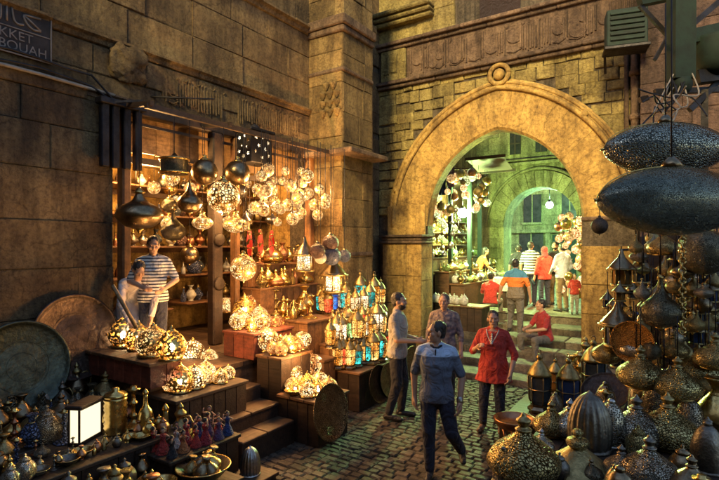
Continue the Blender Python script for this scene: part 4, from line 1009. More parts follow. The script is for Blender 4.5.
CL = [(262, 176), (272, 190), (283, 181), (291, 186), (303, 183), (297, 199), (309, 193), (320, 189), (326, 199), (315, 205), (288, 205), (276, 207), (264, 204), (258, 189), (301, 213), (286, 171), (308, 176), (270, 168), (255, 208), (318, 215), (293, 219), (278, 222)]
CL += [(258+72*R.random(), 168+50*R.random()) for _ in range(20)]
for i, (px, py) in enumerate(CL):
    p = PX(px, py, R.uniform(-6.1, -5.3)); s = R.uniform(4, 6.8)*depth_of(p)/500
    place('small_globe_lamp', p, s, 'small brightly lit pierced globe in the cluster at the inner shop front', 'lamp', 'lit globes clustered at the shop front', R.choice(('fil_white', 'fil_white', 'fil_white_fine', 'fil_gold')), hang=HB, rz=R.uniform(0, 6))
for i, (px, py, lab) in enumerate(((250, 243, 'red glass tube lamp hanging nearest the filigree globe'), (261, 242, 'red glass tube lamp hanging between the other two red ones'), (272, 243, 'red glass tube lamp hanging nearest the striped globes'))):
    p = PX(px, py, -6.0); r = root0('tube_lamp'); r.location = p
    m = MB().lathe(spl([(.01, -.14), (.04, -.1), (.05, 0), (.035, .1), (.03, .14)]), 12); part(m, 'shade', 'g_red', r); m = MB().lathe([(.035, .13), (.04, .15), (.015, .19), (0, .2)], 10); part(m, 'cap', 'brass', r); chainpart(r, .19); r.children[2].scale = (1, 1, HB-p.z-.19); r.name = 'tube_lamp'
    tag(r, lab, 'lamp')
for px, py, rp, mt, lab in ((331, 243, 8.5, 'glaze', 'rosy painted ceramic globe at the top of the hanging bunch'), (318, 251, 8, 'glaze', 'rosy painted ceramic globe hanging beside the lantern post'), (332, 256, 9.5, 'glaze_blue', 'blue and white painted ceramic globe in the hanging bunch'), (321, 258, 6, 'ceramic', 'small white ceramic globe low in the hanging bunch'), (345, 256, 6.5, 'glaze_blue', 'small bluish ceramic globe at the edge of the hanging bunch')):
    p = PX(px, py, -5.05); place('small_globe_lamp', p, rp*depth_of(p)/500, lab, 'lamp', None, mt, hang=4.2)
# dark cut-out box lantern and wall fittings
p = PX(255, 146, -5.95)
t = thing('box_lantern', 'dark square metal box lantern with star cut-outs hanging under the beam', 'lantern', p)
m = MB(); m.box(-.17, .17, -.24, .24, -.3, .2, 0, .01); m.build('body', 'black_metal', t)
m = MB(); m.box(-.21, .21, -.28, .28, .201, .25, 0, .01); m.lathe([(.12, .25), (.06, .34), (0, .36)], 8); m.build('lid', 'black_metal', t)
for (u, v) in ((-.13, .1), (.02, .12), (.14, .05), (-.07, -.02), (.08, -.06), (-.14, -.12), (.15, -.16), (0, -.2)):
    m = MB(); q = [(.172, u+r*math.cos(a*PI/5), v+r*math.sin(a*PI/5)) for a in range(10) for r in ((.035 if a % 2 else .016),)]; m.add(q, [tuple(range(10))]); m.build('star_opening', 'g_clear', t); m = MB()
    q = [(u*.7+r*math.cos(a*PI/5), -.242, v+r*math.sin(a*PI/5)) for a in range(10) for r in ((.035 if a % 2 else .016),)]; m.add(q, [tuple(range(10))]); m.build('star_opening', 'g_clear', t)
# lamps on the stepped stands
def stand_lamp(kd, px, py, z, hp, mt, lab, grp=None, cat='lamp', base=None, rz=None):
    p = PZ(px, py, z); return place(kd, (p.x, p.y, z), hp*depth_of(p)/500, lab, cat, grp, mt, rz=R.uniform(0, 6) if rz is None else rz, lidmat=base)
crate('display_stand', 'low table with pale board top carrying small lit domes, beside the shop steps', 'display stand', -5.4, -4.6, 3.38, 4.4, 0, .84, 'dark_wood', 'step_wood')
crate('display_stand', 'wooden riser box holding the four large gilt egg lamps', 'display stand', -6.3, -4.92, 3.28, 3.7, .931, 1.22, 'red_wood', 'wood')
crate('display_stand', 'low stand of dark boards with little dancer figurines on top, before the shop steps', 'display stand', -4.5, -4.03, 2.9, 3.74, 0, .5, 'dark_wood', 'dark_wood')
crate('display_stand', 'upper boarded stand with pale top carrying white lit domes, right by the steps', 'display stand', -4.97, -4.52, 4.93, 5.55, 0, 1.02, 'dark_wood', 'wood')
crate('display_stand', 'lower boarded stand by the foot of the steps with orange lamps on it', 'display stand', -4.515, -3.84, 4.86, 5.5, 0, .57, 'dark_wood', 'wood')
crate('display_stand', 'red-stained shelf box at the back of the lit dome display', 'display stand', -5.6, -4.99, 4.9, 5.7, .931, 1.3, 'red_wood', 'red_wood')
crate('cabinet', 'plain wooden cabinet with brass pots on top beside the lit domes', 'cabinet', -5.9, -4.95, 6.0, 6.75, 0, 1.33, 'wood', 'wood')
crate('display_stand', 'dark stand beneath the lowest row of coloured glass lanterns', 'display stand', -4.55, -4.15, 6.24, 7.35, 0, .6, 'dark_wood', 'wood')
crate('display_stand', 'middle tier of the coloured glass lantern stand', 'display stand', -4.95, -4.56, 6.3, 7.4, 0, .95, 'wood', 'wood')
crate('display_stand', 'top tier of the coloured glass lantern stand against the buttress', 'display stand', -5.4, -4.96, 6.8, 7.5, 0, 1.3, 'wood', 'wood')
crate('crate', 'small brown crate between the cabinet and the coloured lanterns', 'crate', -4.93, -4.56, 5.9, 6.2, 0, .8, 'wood', 'wood')
for px, py, h, kd, mt, lab in ((124, 347, 33, 'egg_lamp', None, 'tall pointed gilt mesh lamp at the far end of the riser row'), (139, 350, 30, 'egg_lamp', None, 'second gilt mesh lamp of the row on the riser'), (154, 356, 34, 'dome_lamp', 'st_gold', 'dark tracery dome, third in the row of gilt lamps on the riser'), (172, 360, 35, 'egg_lamp', None, 'broad golden pierced lamp nearest the steps in the row on the riser')):
    stand_lamp(kd, px, py, 1.22, h, mt, lab)
stand_lamp('egg_lamp', 181, 392, .84, 30, None, 'single orange egg lamp at the front corner of the low table')
for px, py, h, lab in ((195, 388, 24, 'lit white tracery dome next to the orange egg lamp'), (206, 379, 20, 'small lit dome between two taller ones on the low table'), (221, 383, 16, 'low lit dome at the outer edge of the low table'), (193, 362, 25, 'tall lit white dome at the back of the low table'), (210, 364, 17, 'tiny lit dome at the back of the low table'), (229, 378, 14, 'smallest lit dome at the far corner of the low table')):
    stand_lamp('dome_lamp', px, py, .84, h, R.choice(('st_white', 'st_fine')), lab)
for px, py, z, h, kd, mt, lab in (
 (227, 313, 1.3, 16, 'round_lamp', 'st_fine', 'dim lit globe beside the dark post on the red shelf box'), (245, 320, 1.3, 27, 'egg_lamp', None, 'orange glowing egg lamp at the back of the red shelf box'), (241, 327, 1.3, 20, 'dome_lamp', 'st_white', 'white lit dome at the front of the red shelf box'), (260, 322, 1.3, 18, 'dome_lamp', 'st_fine', 'lit dome at the steps-free end of the red shelf box'), (256, 316, 1.3, 26, 'round_lamp', 'fil_orange', 'orange mosaic globe behind the domes on the red shelf box'),
 (246, 347, 1.02, 20, 'dome_lamp', 'st_white', 'lit white dome alone on the board over the steps'), (267, 351, 1.02, 24, 'round_lamp', 'st_white', 'brilliant white round lamp on the upper stand'), (281, 353, 1.02, 19, 'onion_dome', 'bronze_eng', 'unlit brass-coloured dome between lit lamps on the upper stand'), (291, 350, 1.02, 17, 'dome_lamp', 'st_gold', 'golden lit dome on the upper stand'), (303, 349, 1.02, 18, 'round_lamp', 'st_white', 'round white lamp with dark tracery at the end of the upper stand'), (276, 339, 1.02, 24, 'round_lamp', 'fil_orange', 'orange mosaic lamp at the back of the upper stand'), (262, 338, 1.02, 20, 'round_lamp', 'fil_orange', 'orange round lamp at the back corner of the upper stand'), (287, 338, 1.02, 16, 'dome_lamp', 'fil_dim', 'dim dome at the back of the upper stand'),
 (291, 385, .57, 24, 'round_lamp', 'st_white', 'white tracery round lamp beside the steps on the lower stand'), (302, 378, .57, 30, 'round_lamp', 'fil_orange', 'tall orange mosaic lamp in the middle of the lower stand'), (308, 393, .57, 22, 'egg_lamp', None, 'small egg lamp with bare bright bulb at the front of the lower stand'), (320, 387, .57, 18, 'dome_lamp', 'st_white', 'lit dome by the leaning brass tray on the lower stand'), (314, 374, .57, 20, 'round_lamp', 'fil_dim', 'dim copper-toned globe at the back of the lower stand'), (298, 364, .57, 20, 'round_lamp', 'st_gold', 'gold lamp tucked behind the tall orange one on the lower stand')):
    stand_lamp(kd, px, py, z, h, mt, lab)
for lo, hi, y0, y1, z, n, where in ((-4.92, -4.6, 5.0, 5.5, 1.02, 8, 'upper stand'), (-4.45, -3.95, 4.95, 5.4, .57, 10, 'lower stand'), (-5.5, -5.1, 5.0, 5.6, 1.3, 9, 'red shelf box'), (-5.3, -4.8, 3.5, 4.3, .84, 8, 'low table')):
    pts = [(o.location.x, o.location.y) for o in bpy.data.objects if o.parent is None and abs(o.location.z-z) < .01]
    for q in range(n*6):
        x, y = R.uniform(lo, hi), R.uniform(y0, y1)
        if n == 0 or not clear_of(x, y, pts, .11): continue
        kd = R.choice(('dome_lamp', 'round_lamp', 'dome_lamp', 'egg_lamp')); pts.append((x, y)); n -= 1
        place(kd, (x, y, z), R.uniform(.15, .25), {'dome_lamp': 'small lit dome lamp', 'round_lamp': 'small lit round lamp', 'egg_lamp': 'small pierced gilt egg lamp'}[kd]+' squeezed among the others on the '+where, 'lamp', 'filler lamps on the '+where+' '+kd, None if kd == 'egg_lamp' else R.choice(('st_white', 'st_fine', 'st_gold', 'fil_orange')), rz=R.uniform(0, 6))
p = PZ(294, 395, .57); place('bowl', (p.x, p.y, .57), .12, 'shallow golden bowl at the front edge of the lower lamp stand', 'bowl', None, 'brass')
for px, py, kd, h, mt, lab in ((284, 317, 'ewer', 22, 'brass', 'brass ewer on the wooden cabinet'), (294, 319, 'bottle', 20, 'brass', 'pointed brass bottle at the corner of the wooden cabinet'), (276, 314, 'candlestick', 26, 'old_brass', 'brass candlestick at the back of the wooden cabinet'), (305, 314, 'vase', 28, 'brass', 'tall brass vase on the wooden cabinet near the coloured lanterns'), (311, 318, 'candlestick', 24, 'brass', 'shiny candlestick on the end of the wooden cabinet')):
    stand_lamp(kd, px, py, 1.33, h, mt, lab, cat=kd)
# tall brass lantern post in front of the wall
p = PX(305, 262, -5.3); place('roofed_lantern', p+Vector((0, 0, .45)), .62, 'tall brass lantern hanging beside the bunch of ceramic globes', 'lantern', None, 'g_clear', hang=4.2)
p = PX(334, 278, -5.15); place('roofed_lantern', p+Vector((0, 0, .45)), .72, 'large roofed lantern with bright white panes above the coloured lanterns', 'lantern', None, 'g_clear', hang=4.2)
crate('display_shelf', 'tall wooden shelf behind the cabinet, crowded with gold-coloured brassware', 'shelf', -6.38, -5.95, 6.0, 7.5, .931, 1.8, 'wood', 'wood')
crate('display_shelf', 'raised wooden shelf top against the shop side, with more brassware', 'shelf', -6.38, -6.15, 6.0, 7.5, 1.805, 2.2, 'wood', 'wood')
for z, x, n in ((1.8, -6.05, 9), (2.2, -6.27, 9), (1.33, -5.45, 5)):
    for q in range(n):
        kd = R.choice(('vase', 'ewer', 'candlestick', 'bottle', 'onion_dome')); s = R.uniform(.26, .4)
        place(kd, (x+R.uniform(-.05, .05), 6.1+q*(.155 if n > 5 else .14)+R.uniform(-.03, .03), z), s, {'vase': 'gold-coloured vase', 'ewer': 'gold-coloured ewer', 'candlestick': 'gold-coloured candlestick', 'bottle': 'gold-coloured bottle', 'onion_dome': 'gold-coloured dome'}[kd]+' crowded on the shelves behind the wooden cabinet', kd.replace('_', ' '), 'brassware behind the cabinet '+kd, R.choice(('brass', 'brass_eng', 'copper')), rz=R.uniform(0, 6), lidmat='brass')
for i in range(34):
    px, py, x = R.uniform(130, 300), R.uniform(150, 225), R.uniform(-7.6, -6.7)
    p = PX(px, py, x)
    if p.z > 3.9: continue
    kd = R.choice(('small_globe_lamp', 'drop_lamp', 'oval_lamp', 'globe_lamp')); lt = R.random() < .65
    place(kd, p, R.uniform(.09, .14), ('lit' if lt else 'unlit brass')+' '+{'small_globe_lamp': 'plain globe', 'globe_lamp': 'finialled globe', 'drop_lamp': 'teardrop', 'oval_lamp': 'bellied'}[kd]+' lamp hanging deep inside the shop', 'lamp', 'lamps deep inside the shop '+kd+str(lt), R.choice(('fil_white', 'fil_gold', 'fil_white_fine')) if lt else R.choice(('brass', 'bronze_eng', 'silver')), hang=4.38)
# coloured glass lanterns, three tiers
cols = {'g_teal': 'teal', 'g_amber': 'amber', 'g_red': 'red', 'g_blue': 'blue', 'g_clear': 'clear white', 'g_green': 'green'}
def clan(px, py, z, h, mt):
    tier = {.6: 'lowest', .95: 'middle', 1.3: 'top'}[z]
    stand_lamp('hex_lantern', px+R.uniform(-1.3, 1.3), py+R.uniform(-1.6, 1.2), z, h*R.uniform(.82, 1.12), mt, f'{cols[mt]} glass lantern on the {tier} tier of the lantern stand', f'{cols[mt]} lanterns on the {tier} tier', 'lantern')
for i, px in enumerate((339, 344, 349, 354, 359, 364, 369, 374, 379, 383)):
    clan(px, 371-i*1.0+R.uniform(-1, 1), .6, R.uniform(33, 38), ('g_amber', 'g_red', 'g_amber', 'g_teal', 'g_teal', 'g_amber', 'g_teal', 'g_amber', 'g_teal', 'g_amber')[i])
    clan(px+2, 362-i*.7, .6, R.uniform(30, 36), ('g_clear', 'g_blue', 'g_amber', 'g_amber', 'g_red', 'g_teal', 'g_amber', 'g_clear', 'g_amber', 'g_red')[i])
for i, px in enumerate((332, 337, 342, 347, 352, 357, 362, 367, 372, 377, 382)):
    clan(px, 346-i*1.0+R.uniform(-2, 2), .95, R.uniform(31, 38), ('g_amber', 'g_clear', 'g_clear', 'g_amber', 'g_green', 'g_amber', 'g_amber', 'g_clear', 'g_amber', 'g_clear', 'g_amber')[i])
    clan(px+2, 338-i*.7, .95, R.uniform(30, 34), ('g_amber', 'g_amber', 'g_clear', 'g_amber', 'g_green', 'g_amber', 'g_red', 'g_teal', 'g_amber', 'g_amber', 'g_clear')[i])
for i, px in enumerate(range(320, 384, 5)):
    clan(px, 316-i*.6+R.uniform(-2, 2), 1.3, R.uniform(29, 36), ('g_teal', 'g_amber', 'g_red', 'g_blue', 'g_clear', 'g_teal', 'g_amber', 'g_clear', 'g_teal', 'g_clear', 'g_teal', 'g_amber', 'g_amber')[i])
# trays
def tray(px, py, x, rp, mt, lab, lean=.16, rz=0):
    p = PX(px, py, x); return place('round_tray', p, rp*depth_of(p)/500, lab, 'tray', None, None, rz=rz, tilt=(0, -lean))
def paint(o, mt):
    for c in o.children: setmat(c, mt)
    return o
paint(tray(22, 367, -6.12, 46, 0, 'big greenish round metal tray leaning on the sooty wall, partly out of frame'), 'tray_green')
paint(tray(76, 337, -6.24, 43, 0, 'big dark round tray leaning on the wall behind the greenish tray'), 'tray')
paint(tray(330, 412, -3.72, 28, 0, 'round engraved brass tray leaning on its edge against the lower lamp stand'), 'tray_brass')
paint(tray(379, 384, -4.02, 19, 0, 'dark round tray leaning on the stand beneath the coloured lanterns'), 'tray')
paint(tray(389, 380, -4.0, 17, 0, 'brown round tray leaning behind the man in the pale grey T-shirt'), 'tray_brass')
paint(tray(413, 364, -4.45, 18, 0, 'reddish round tray leaning by the gateway pier beyond the man in grey'), 'tray_brass')
crate('display_stand', 'low dark ledge by the gateway pier with a round tray leaning on it', 'display stand', -5.2, -4.6, 8.0, 9.0, 0, .7, 'dark_wood', 'wood')
# dark pole in the crouching person's hands
p0 = PX(113, 285, -5.35); p1 = PX(137, 328, -5.2)
t = MB(); t.tube([p0, p1], .022, 8); tag(t.build('wooden_pole', 'pale_wood'), 'plain wooden pole slanting in front of the person in the pink robe', 'pole')
SHADE_HOUSE_H = 8.5
# ---------------------------------------------------------------- dark counters crowded with metalware by the wall
crate('counter', 'long low counter under the big trays, crowded with dark metalware', 'counter', -6.3, -4.35, .6, 3.24, 0, .62, 'dark_wood', 'dark_wood')
crate('counter', 'lowest dark counter at street level, crowded with brass plates and bowls', 'counter', -4.33, -3.62, .6, 2.88, 0, .34, 'dark_wood', 'dark_wood')
GP = 'dark metalware crowded on the counters'
def low(kd, px, py, z, h, mt, lab, grp=None): return stand_lamp(kd, px, py, z, h, mt, lab, grp, cat={'onion_dome': 'dome', 'round_lamp': 'lamp'}.get(kd, kd.replace('_', ' ')))
# the light box: white lit panel in a dark frame
p = PZ(86, 440, .62); t = thing('light_box', 'glowing white square light box in a dark frame among the metalware', 'light box', (p.x, p.y, .62), .45)
m = MB(); m.box(-.06, .06, -.165, .165, 0, .03); m.box(-.09, .09, -.18, .18, .34, .38, 0, .01)
for x in (-.06, .045):
    for y in (-.165, .15): m.box(x, x+.015, y, y+.015, .03, .34)
m.build('frame', 'dark_wood', t); m = MB(); m.box(-.05, .052, -.15, .15, .031, .339); m.build('panel', 'panel', t)
# stack of three ribbed brass tins
p = PZ(116, 433, .62)
t = thing('tin_drum', 'ribbed brass drum standing beside the white light box', 'drum', (p.x, p.y, .62))
m = MB(); pr = []
for i in range(4): z = i*.09; pr += [(.105, z), (.112, z+.02), (.1, z+.045), (.112, z+.07)]
m.lathe(pr+[(.105, .36), (.09, .365), (0, .365)], 28); m.build('body', 'brass', t); m = MB(); m.lathe([(.11, .366), (.115, .38), (.1, .4), (.03, .42), (.04, .45), (0, .46)], 24); m.build('lid', 'brass', t)
for px, py, z, kd, h, mt, lab in (
 (146, 432, .62, 'bottle', 44, 'brass', 'tall narrow-necked brass bottle beside a brass drum'), (166, 455, .34, 'bottle', 52, 'old_brass', 'tallest brass bottle with a ball neck at the edge of the low table'), (181, 452, .34, 'ewer', 50, 'old_brass', 'slim brass ewer next to the tallest bottle'),
 (134, 426, .62, 'candlestick', 40, 'brass', 'polished brass candlestick behind the narrow-necked bottle'), (124, 378, .84, 'bottle', 34, 'pewter', 'dark slim bottle silhouetted before the gilt egg lamps'), (137, 382, .84, 'bottle', 26, 'pewter', 'smaller dark bottle silhouetted before the gilt egg lamps'),
 (30, 402, .62, 'jar', 34, 'pewter', 'dark lidded pot in front of the greenish tray'), (62, 390, .62, 'jar', 38, 'pewter', 'round dark pot between the two leaning trays'), (88, 385, .62, 'vase', 44, 'bronze', 'dark bronze vase in front of the second leaning tray'), (106, 405, .62, 'onion_dome', 34, 'old_brass', 'brass dome catching light behind the light box'),
 (12, 412, .62, 'vase', 30, 'pewter', 'dull pewter vase at the edge of the greenish tray'), (44, 412, .62, 'ewer', 34, 'pewter', 'dark ewer below the greenish tray rim'), (77, 402, .62, 'ewer', 40, 'bronze', 'dark bronze ewer behind the light box'), (98, 392, .62, 'candlestick', 44, 'bronze', 'dark candlestick before the big dark tray')):
    low(kd, px, py, z, h, mt, lab)
for i in range(26):
    y = 1.75+i*.056; kd = R.choice(('bowl', 'jar', 'vase', 'bottle', 'candlestick', 'ewer')); mt = R.choice(('old_brass', 'brass', 'bronze', 'pewter', 'copper', 'silver_eng'))
    place(kd, (-4.42-R.uniform(0, .09)-(.1 if i % 2 else 0), y, .62), R.uniform(.07, .1) if kd == 'bowl' else R.uniform(.13, .22) if not 2.0 < y < 2.9 else R.uniform(.09, .13), {'bowl': 'little metal bowl', 'jar': 'little lidded pot', 'vase': 'little metal vase', 'bottle': 'little metal bottle', 'candlestick': 'little candlestick', 'ewer': 'little ewer'}[kd]+' lined up along the front edge of the long counter', kd, 'ware along the counter edge '+kd, mt, rz=R.uniform(0, 6), lidmat=mt)
kinds = ('vase', 'jar', 'ewer', 'bottle', 'candlestick', 'onion_dome')
def clear_of(x, y, pts, d): return all((x-a)**2+(y-b)**2 > d*d for a, b in pts)
used = [(o.location.x, o.location.y) for o in bpy.data.objects if o.parent is None and .6 < o.location.z < .66]
for i in range(10):
    for j in range(9):
        x = -6.15+i*.195+R.uniform(-.06, .06); y = 1.3+j*.22+R.uniform(-.06, .06)
        if y < .36*abs(x) or not clear_of(x, y, used, .15): continue
        lb = PZ(86, 440, .62)
        front = x > lb.x-.1 and abs(y-lb.y) < .45
        kd = R.choice(kinds); mt = R.choice(('pewter', 'bronze', 'old_brass', 'bronze_eng', 'pewter_eng', 'brass', 'glaze_blue', 'copper'))
        place(kd, (x, y, .62), R.uniform(.2, .36) if not front else R.uniform(.09, .14), {'vase': 'dark metal vase', 'jar': 'dark lidded pot', 'ewer': 'dark spouted ewer', 'bottle': 'dark slim bottle', 'candlestick': 'dark candlestick', 'onion_dome': 'dark onion-shaped cover'}[kd]+' among the crowded metalware under the leaning trays', kd.replace('_', ' '), GP+' '+kd, mt, rz=R.uniform(0, 6), lidmat=mt)
for i in range(5):
    for j in range(10):
        x = -4.25+i*.16+R.uniform(-.03, .03); y = 1.3+j*.16+R.uniform(-.04, .04)
        if y < .36*abs(x) or y > 2.82: continue
        kd = R.choice(('bowl', 'jar', 'ewer', 'vase', 'bowl')); mt = R.choice(('old_brass', 'brass', 'bronze', 'old_brass_eng', 'copper', 'pewter'))
        place(kd, (x, y, .34), R.uniform(.1, .14) if kd == 'bowl' else R.uniform(.2, .32), {'bowl': 'small brass bowl', 'jar': 'small lidded brass pot', 'ewer': 'small brass ewer', 'vase': 'small brass vase'}[kd]+' crowded on the lowest counter at street level', kd, 'brass goods on the lowest counter '+kd, mt, rz=R.uniform(0, 6), lidmat=mt)
# big bowl of vessels before the figurine stand
crate('display_stand', 'low box at street level carrying a wide bowl of vessels', 'display stand', -4.02, -3.58, 2.9, 3.36, 0, .3, 'dark_wood', 'dark_wood')
o = place('bowl', (-3.82, 3.1, .3), .25, 'wide bowl heaped with little vessels on the low street box', 'bowl', None, 'pewter')
for i in range(6): a = i*1.05; place('vase', (-3.82+.12*math.cos(a), 3.1+.12*math.sin(a), .34), R.uniform(.2, .26), 'little brass vessel standing in the wide bowl', 'vessel', 'vessels heaped in the wide bowl', R.choice(('old_brass', 'brass', 'bronze')), tilt=(R.uniform(-.4, .4), R.uniform(-.4, .4)))
# figurines
fcol = ['red_cloth', 'crimson', 'purple', 'blue_cloth', 'orange_cloth', 'black_cloth', 'red_cloth', 'white_cloth', 'crimson', 'blue_cloth', 'purple', 'red_cloth', 'black_cloth', 'orange_cloth']
fname = {'red_cloth': 'red', 'crimson': 'crimson', 'purple': 'purple', 'blue_cloth': 'blue', 'orange_cloth': 'orange', 'black_cloth': 'black', 'white_cloth': 'white'}
k = 0
for i in range(3):
    for j in range(6):
        c = fcol[k % 14]; k += 1
        place('figurine', (-4.4+i*.15+R.uniform(-.02, .02), 2.98+j*.132+R.uniform(-.02, .02), .5), R.uniform(.2, .27), f'little dancer figurine in {fname[c]} skirt on the low stand before the steps', 'figurine', f'dancer figurines in {fname[c]}', c, rz=R.uniform(-2.4, -.6))
crate('display_stand', 'small dark block on the street carrying a ribbed silver dome', 'display stand', -4.05, -3.68, 3.55, 3.95, 0, .1, 'dark_wood', 'dark_wood')
place('ribbed_cover', (-3.87, 3.75, .1), .3, 'ribbed silvery dome standing low before the figurines', 'dome', None, 'silver', lidmat='silver')
# ---------------------------------------------------------------- fittings on the sooty wall
t = thing('street_sign', 'dark street name plaque with worn Arabic and Latin letters high on the sooty wall', 'sign', (WX+.045, 2.93, 4.93))
m = MB(); m.box(-.02, .012, -1.0, .0, -.27, .27, 0, .008); m.build('plate', 'sign', t)
m = MB()
for (a, b, c, d) in ((-1.0, .0, .255, .27), (-1.0, .0, -.27, -.255), (-.015, .0, -.255, .255), (-1.0, -.015, .02, .03)): m.box(.012, .02, a, b, c, d)
m.build('rim', 'sign_ink', t)
def letters(txt, size, loc, parent):
    cu = bpy.data.curves.new('t', 'FONT'); cu.body = txt; cu.size = size; cu.extrude = .004; cu.align_x = 'RIGHT'
    o = bpy.data.objects.new('t', cu); COL.objects.link(o); bpy.context.view_layer.update()
    me = bpy.data.meshes.new_from_object(o.evaluated_get(bpy.context.evaluated_depsgraph_get())); bpy.data.objects.remove(o)
    me.materials.clear(); me.materials.append(M['sign_ink']); q = link('lettering', me, parent, loc); q.rotation_euler = (PI/2, 0, PI/2); return q
letters('SEKKET', .145, (.014, -.2, -.1), t); letters('KABOUAH', .145, (.014, -.05, -.225), t)
m = MB()
def stroke(pts, r=.012): m.tube([(.016, a, b) for a, b in pts], r, 6)
stroke(spl([(-.12, .08), (-.2, .07), (-.27, .12), (-.3, .2), (-.2, .215), (-.12, .22)])); stroke([(-.3, .2), (-.22, .15), (-.12, .08)]); stroke(spl([(-.3, .09), (-.36, .08), (-.4, .12), (-.42, .24)])); stroke([(-.47, .08), (-.47, .24)]); stroke(spl([(-.53, .24), (-.53, .1), (-.58, .07), (-.64, .09), (-.65, .14)])); stroke(spl([(-.7, .1), (-.74, .15), (-.8, .1), (-.75, .07), (-.7, .1)]))
for a, b in ((-.58, .17), (-.74, .2), (-.78, .2)): stroke([(a, b), (a-.012, b)], .014)
m.build('arabic_lettering', 'sign_ink', t)
m = MB(); m.tube([(WX+.06, y, 4.5+.01*math.sin(y*3)) for y in [-.5+i*.3 for i in range(15)]]+[(WX+.06, 3.7, 4.5)], .022, 8)
tag(m.build('conduit', 'cable'), 'pale straight conduit running along the sooty wall under the street plaque', 'conduit')
for i, (dz, lab) in enumerate(((.05, 'black cable sagging just above the pale conduit'), (.11, 'black cable looping highest above the pale conduit'))):
    m = MB(); m.tube([(WX+.07, -.5+k_*.3, 4.5+dz+.03*math.sin(k_*1.3+i)+(.02*k_ if i else 0)*.3) for k_ in range(14)]+[(WX+.1, 3.75, 4.35), (WX+.1, 3.7, 3.9)], .014, 6)
    tag(m.build('cable', 'black_metal'), lab, 'cable')
m = MB(); m.box(-.05, .3, -.34, .3, -.26, .28, 0, .09); m2 = m
t = thing('stone_corbel', 'rough broken stone corbel jutting from the wall above the rolled shutter', 'corbel', (WX, 3.92, 4.95))
rk = MB(); rk.ell((.08, 0, 0), (.2, .27, .24), 14, 10); rk.box(-.1, .22, -.26, .24, -.2, .2, 0, .05); rk.box(-.1, .28, -.2, .22, .02, .24, 0, .05)
me = remesh(rk, .03, 1)
from mathutils import noise as NZ
for v in me.vertices: v.co += v.normal*(NZ.noise(v.co*7)*.06+NZ.noise(v.co*16)*.03)
for v in me.vertices: v.co.x *= .45
link('stone', me, t).data.materials.append(M['ashlar_old'])
t = thing('shutter_bracket', 'dark folded iron shutter and bracket hanging at the corner of the shop opening', 'shutter', (WX+.12, 3.68, 3.9))
m = MB()
for y in (-.2, -.06, .1, .26): m.box(-.04, .05, y, y+.1, -.38, .5+.05*math.sin(y*9), 0, .012)
m.build('slat', 'black_metal', t); m = MB(); m.box(-.06, .1, -.24, .4, .42, .5, 0, .01); m.bar((.05, -.1, .45), (.3, .2, .5), .03, .03); m.build('bracket', 'black_metal', t)
p = PX(180, 100, WX+.03); m = MB(); m.tube([(WX-.02, 4.25, 4.62), (WX+.55, 4.95, 4.66)], .014, 6); tag(m.build('iron_rod', 'black_metal'), 'thin iron rod poking out of the wall above the shop beam', 'rod')

# ---------------------------------------------------------------- the metalware stall opposite
crate('stall_table', 'dark stall table crowded with domes and pierced covers', 'table', -1.02, 1.3, 2.1, 4.75, 0, 1.05, 'dark_wood', 'dark_wood')
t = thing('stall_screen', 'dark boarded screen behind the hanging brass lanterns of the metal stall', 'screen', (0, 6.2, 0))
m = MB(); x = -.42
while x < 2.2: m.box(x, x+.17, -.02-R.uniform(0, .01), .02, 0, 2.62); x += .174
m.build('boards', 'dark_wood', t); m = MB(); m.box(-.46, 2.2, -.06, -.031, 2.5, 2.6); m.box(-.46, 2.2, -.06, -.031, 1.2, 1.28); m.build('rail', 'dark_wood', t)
S = 1.05
def rt(kd, px, py, h, mt, lab, lid=None, z=S, cat=None, grp=None): return stand_lamp(kd, px, py, z, h, mt, lab, grp, cat or {'lidded_dish': 'dish'}.get(kd, 'cover'), base=lid)
rt('onion_dome', 524, 478, 66, 'old_brass_eng', 'big golden engraved dome with a tall finial at the stall corner', 'old_brass', cat='dome')
p = PZ(578, 470, S); place('lidded_dish', (p.x, p.y, S), 36*depth_of(p)/500/1, 'wide green-tinged dish lid with a patterned knob on the stall', 'dish', None, None, lidmat='old_brass')
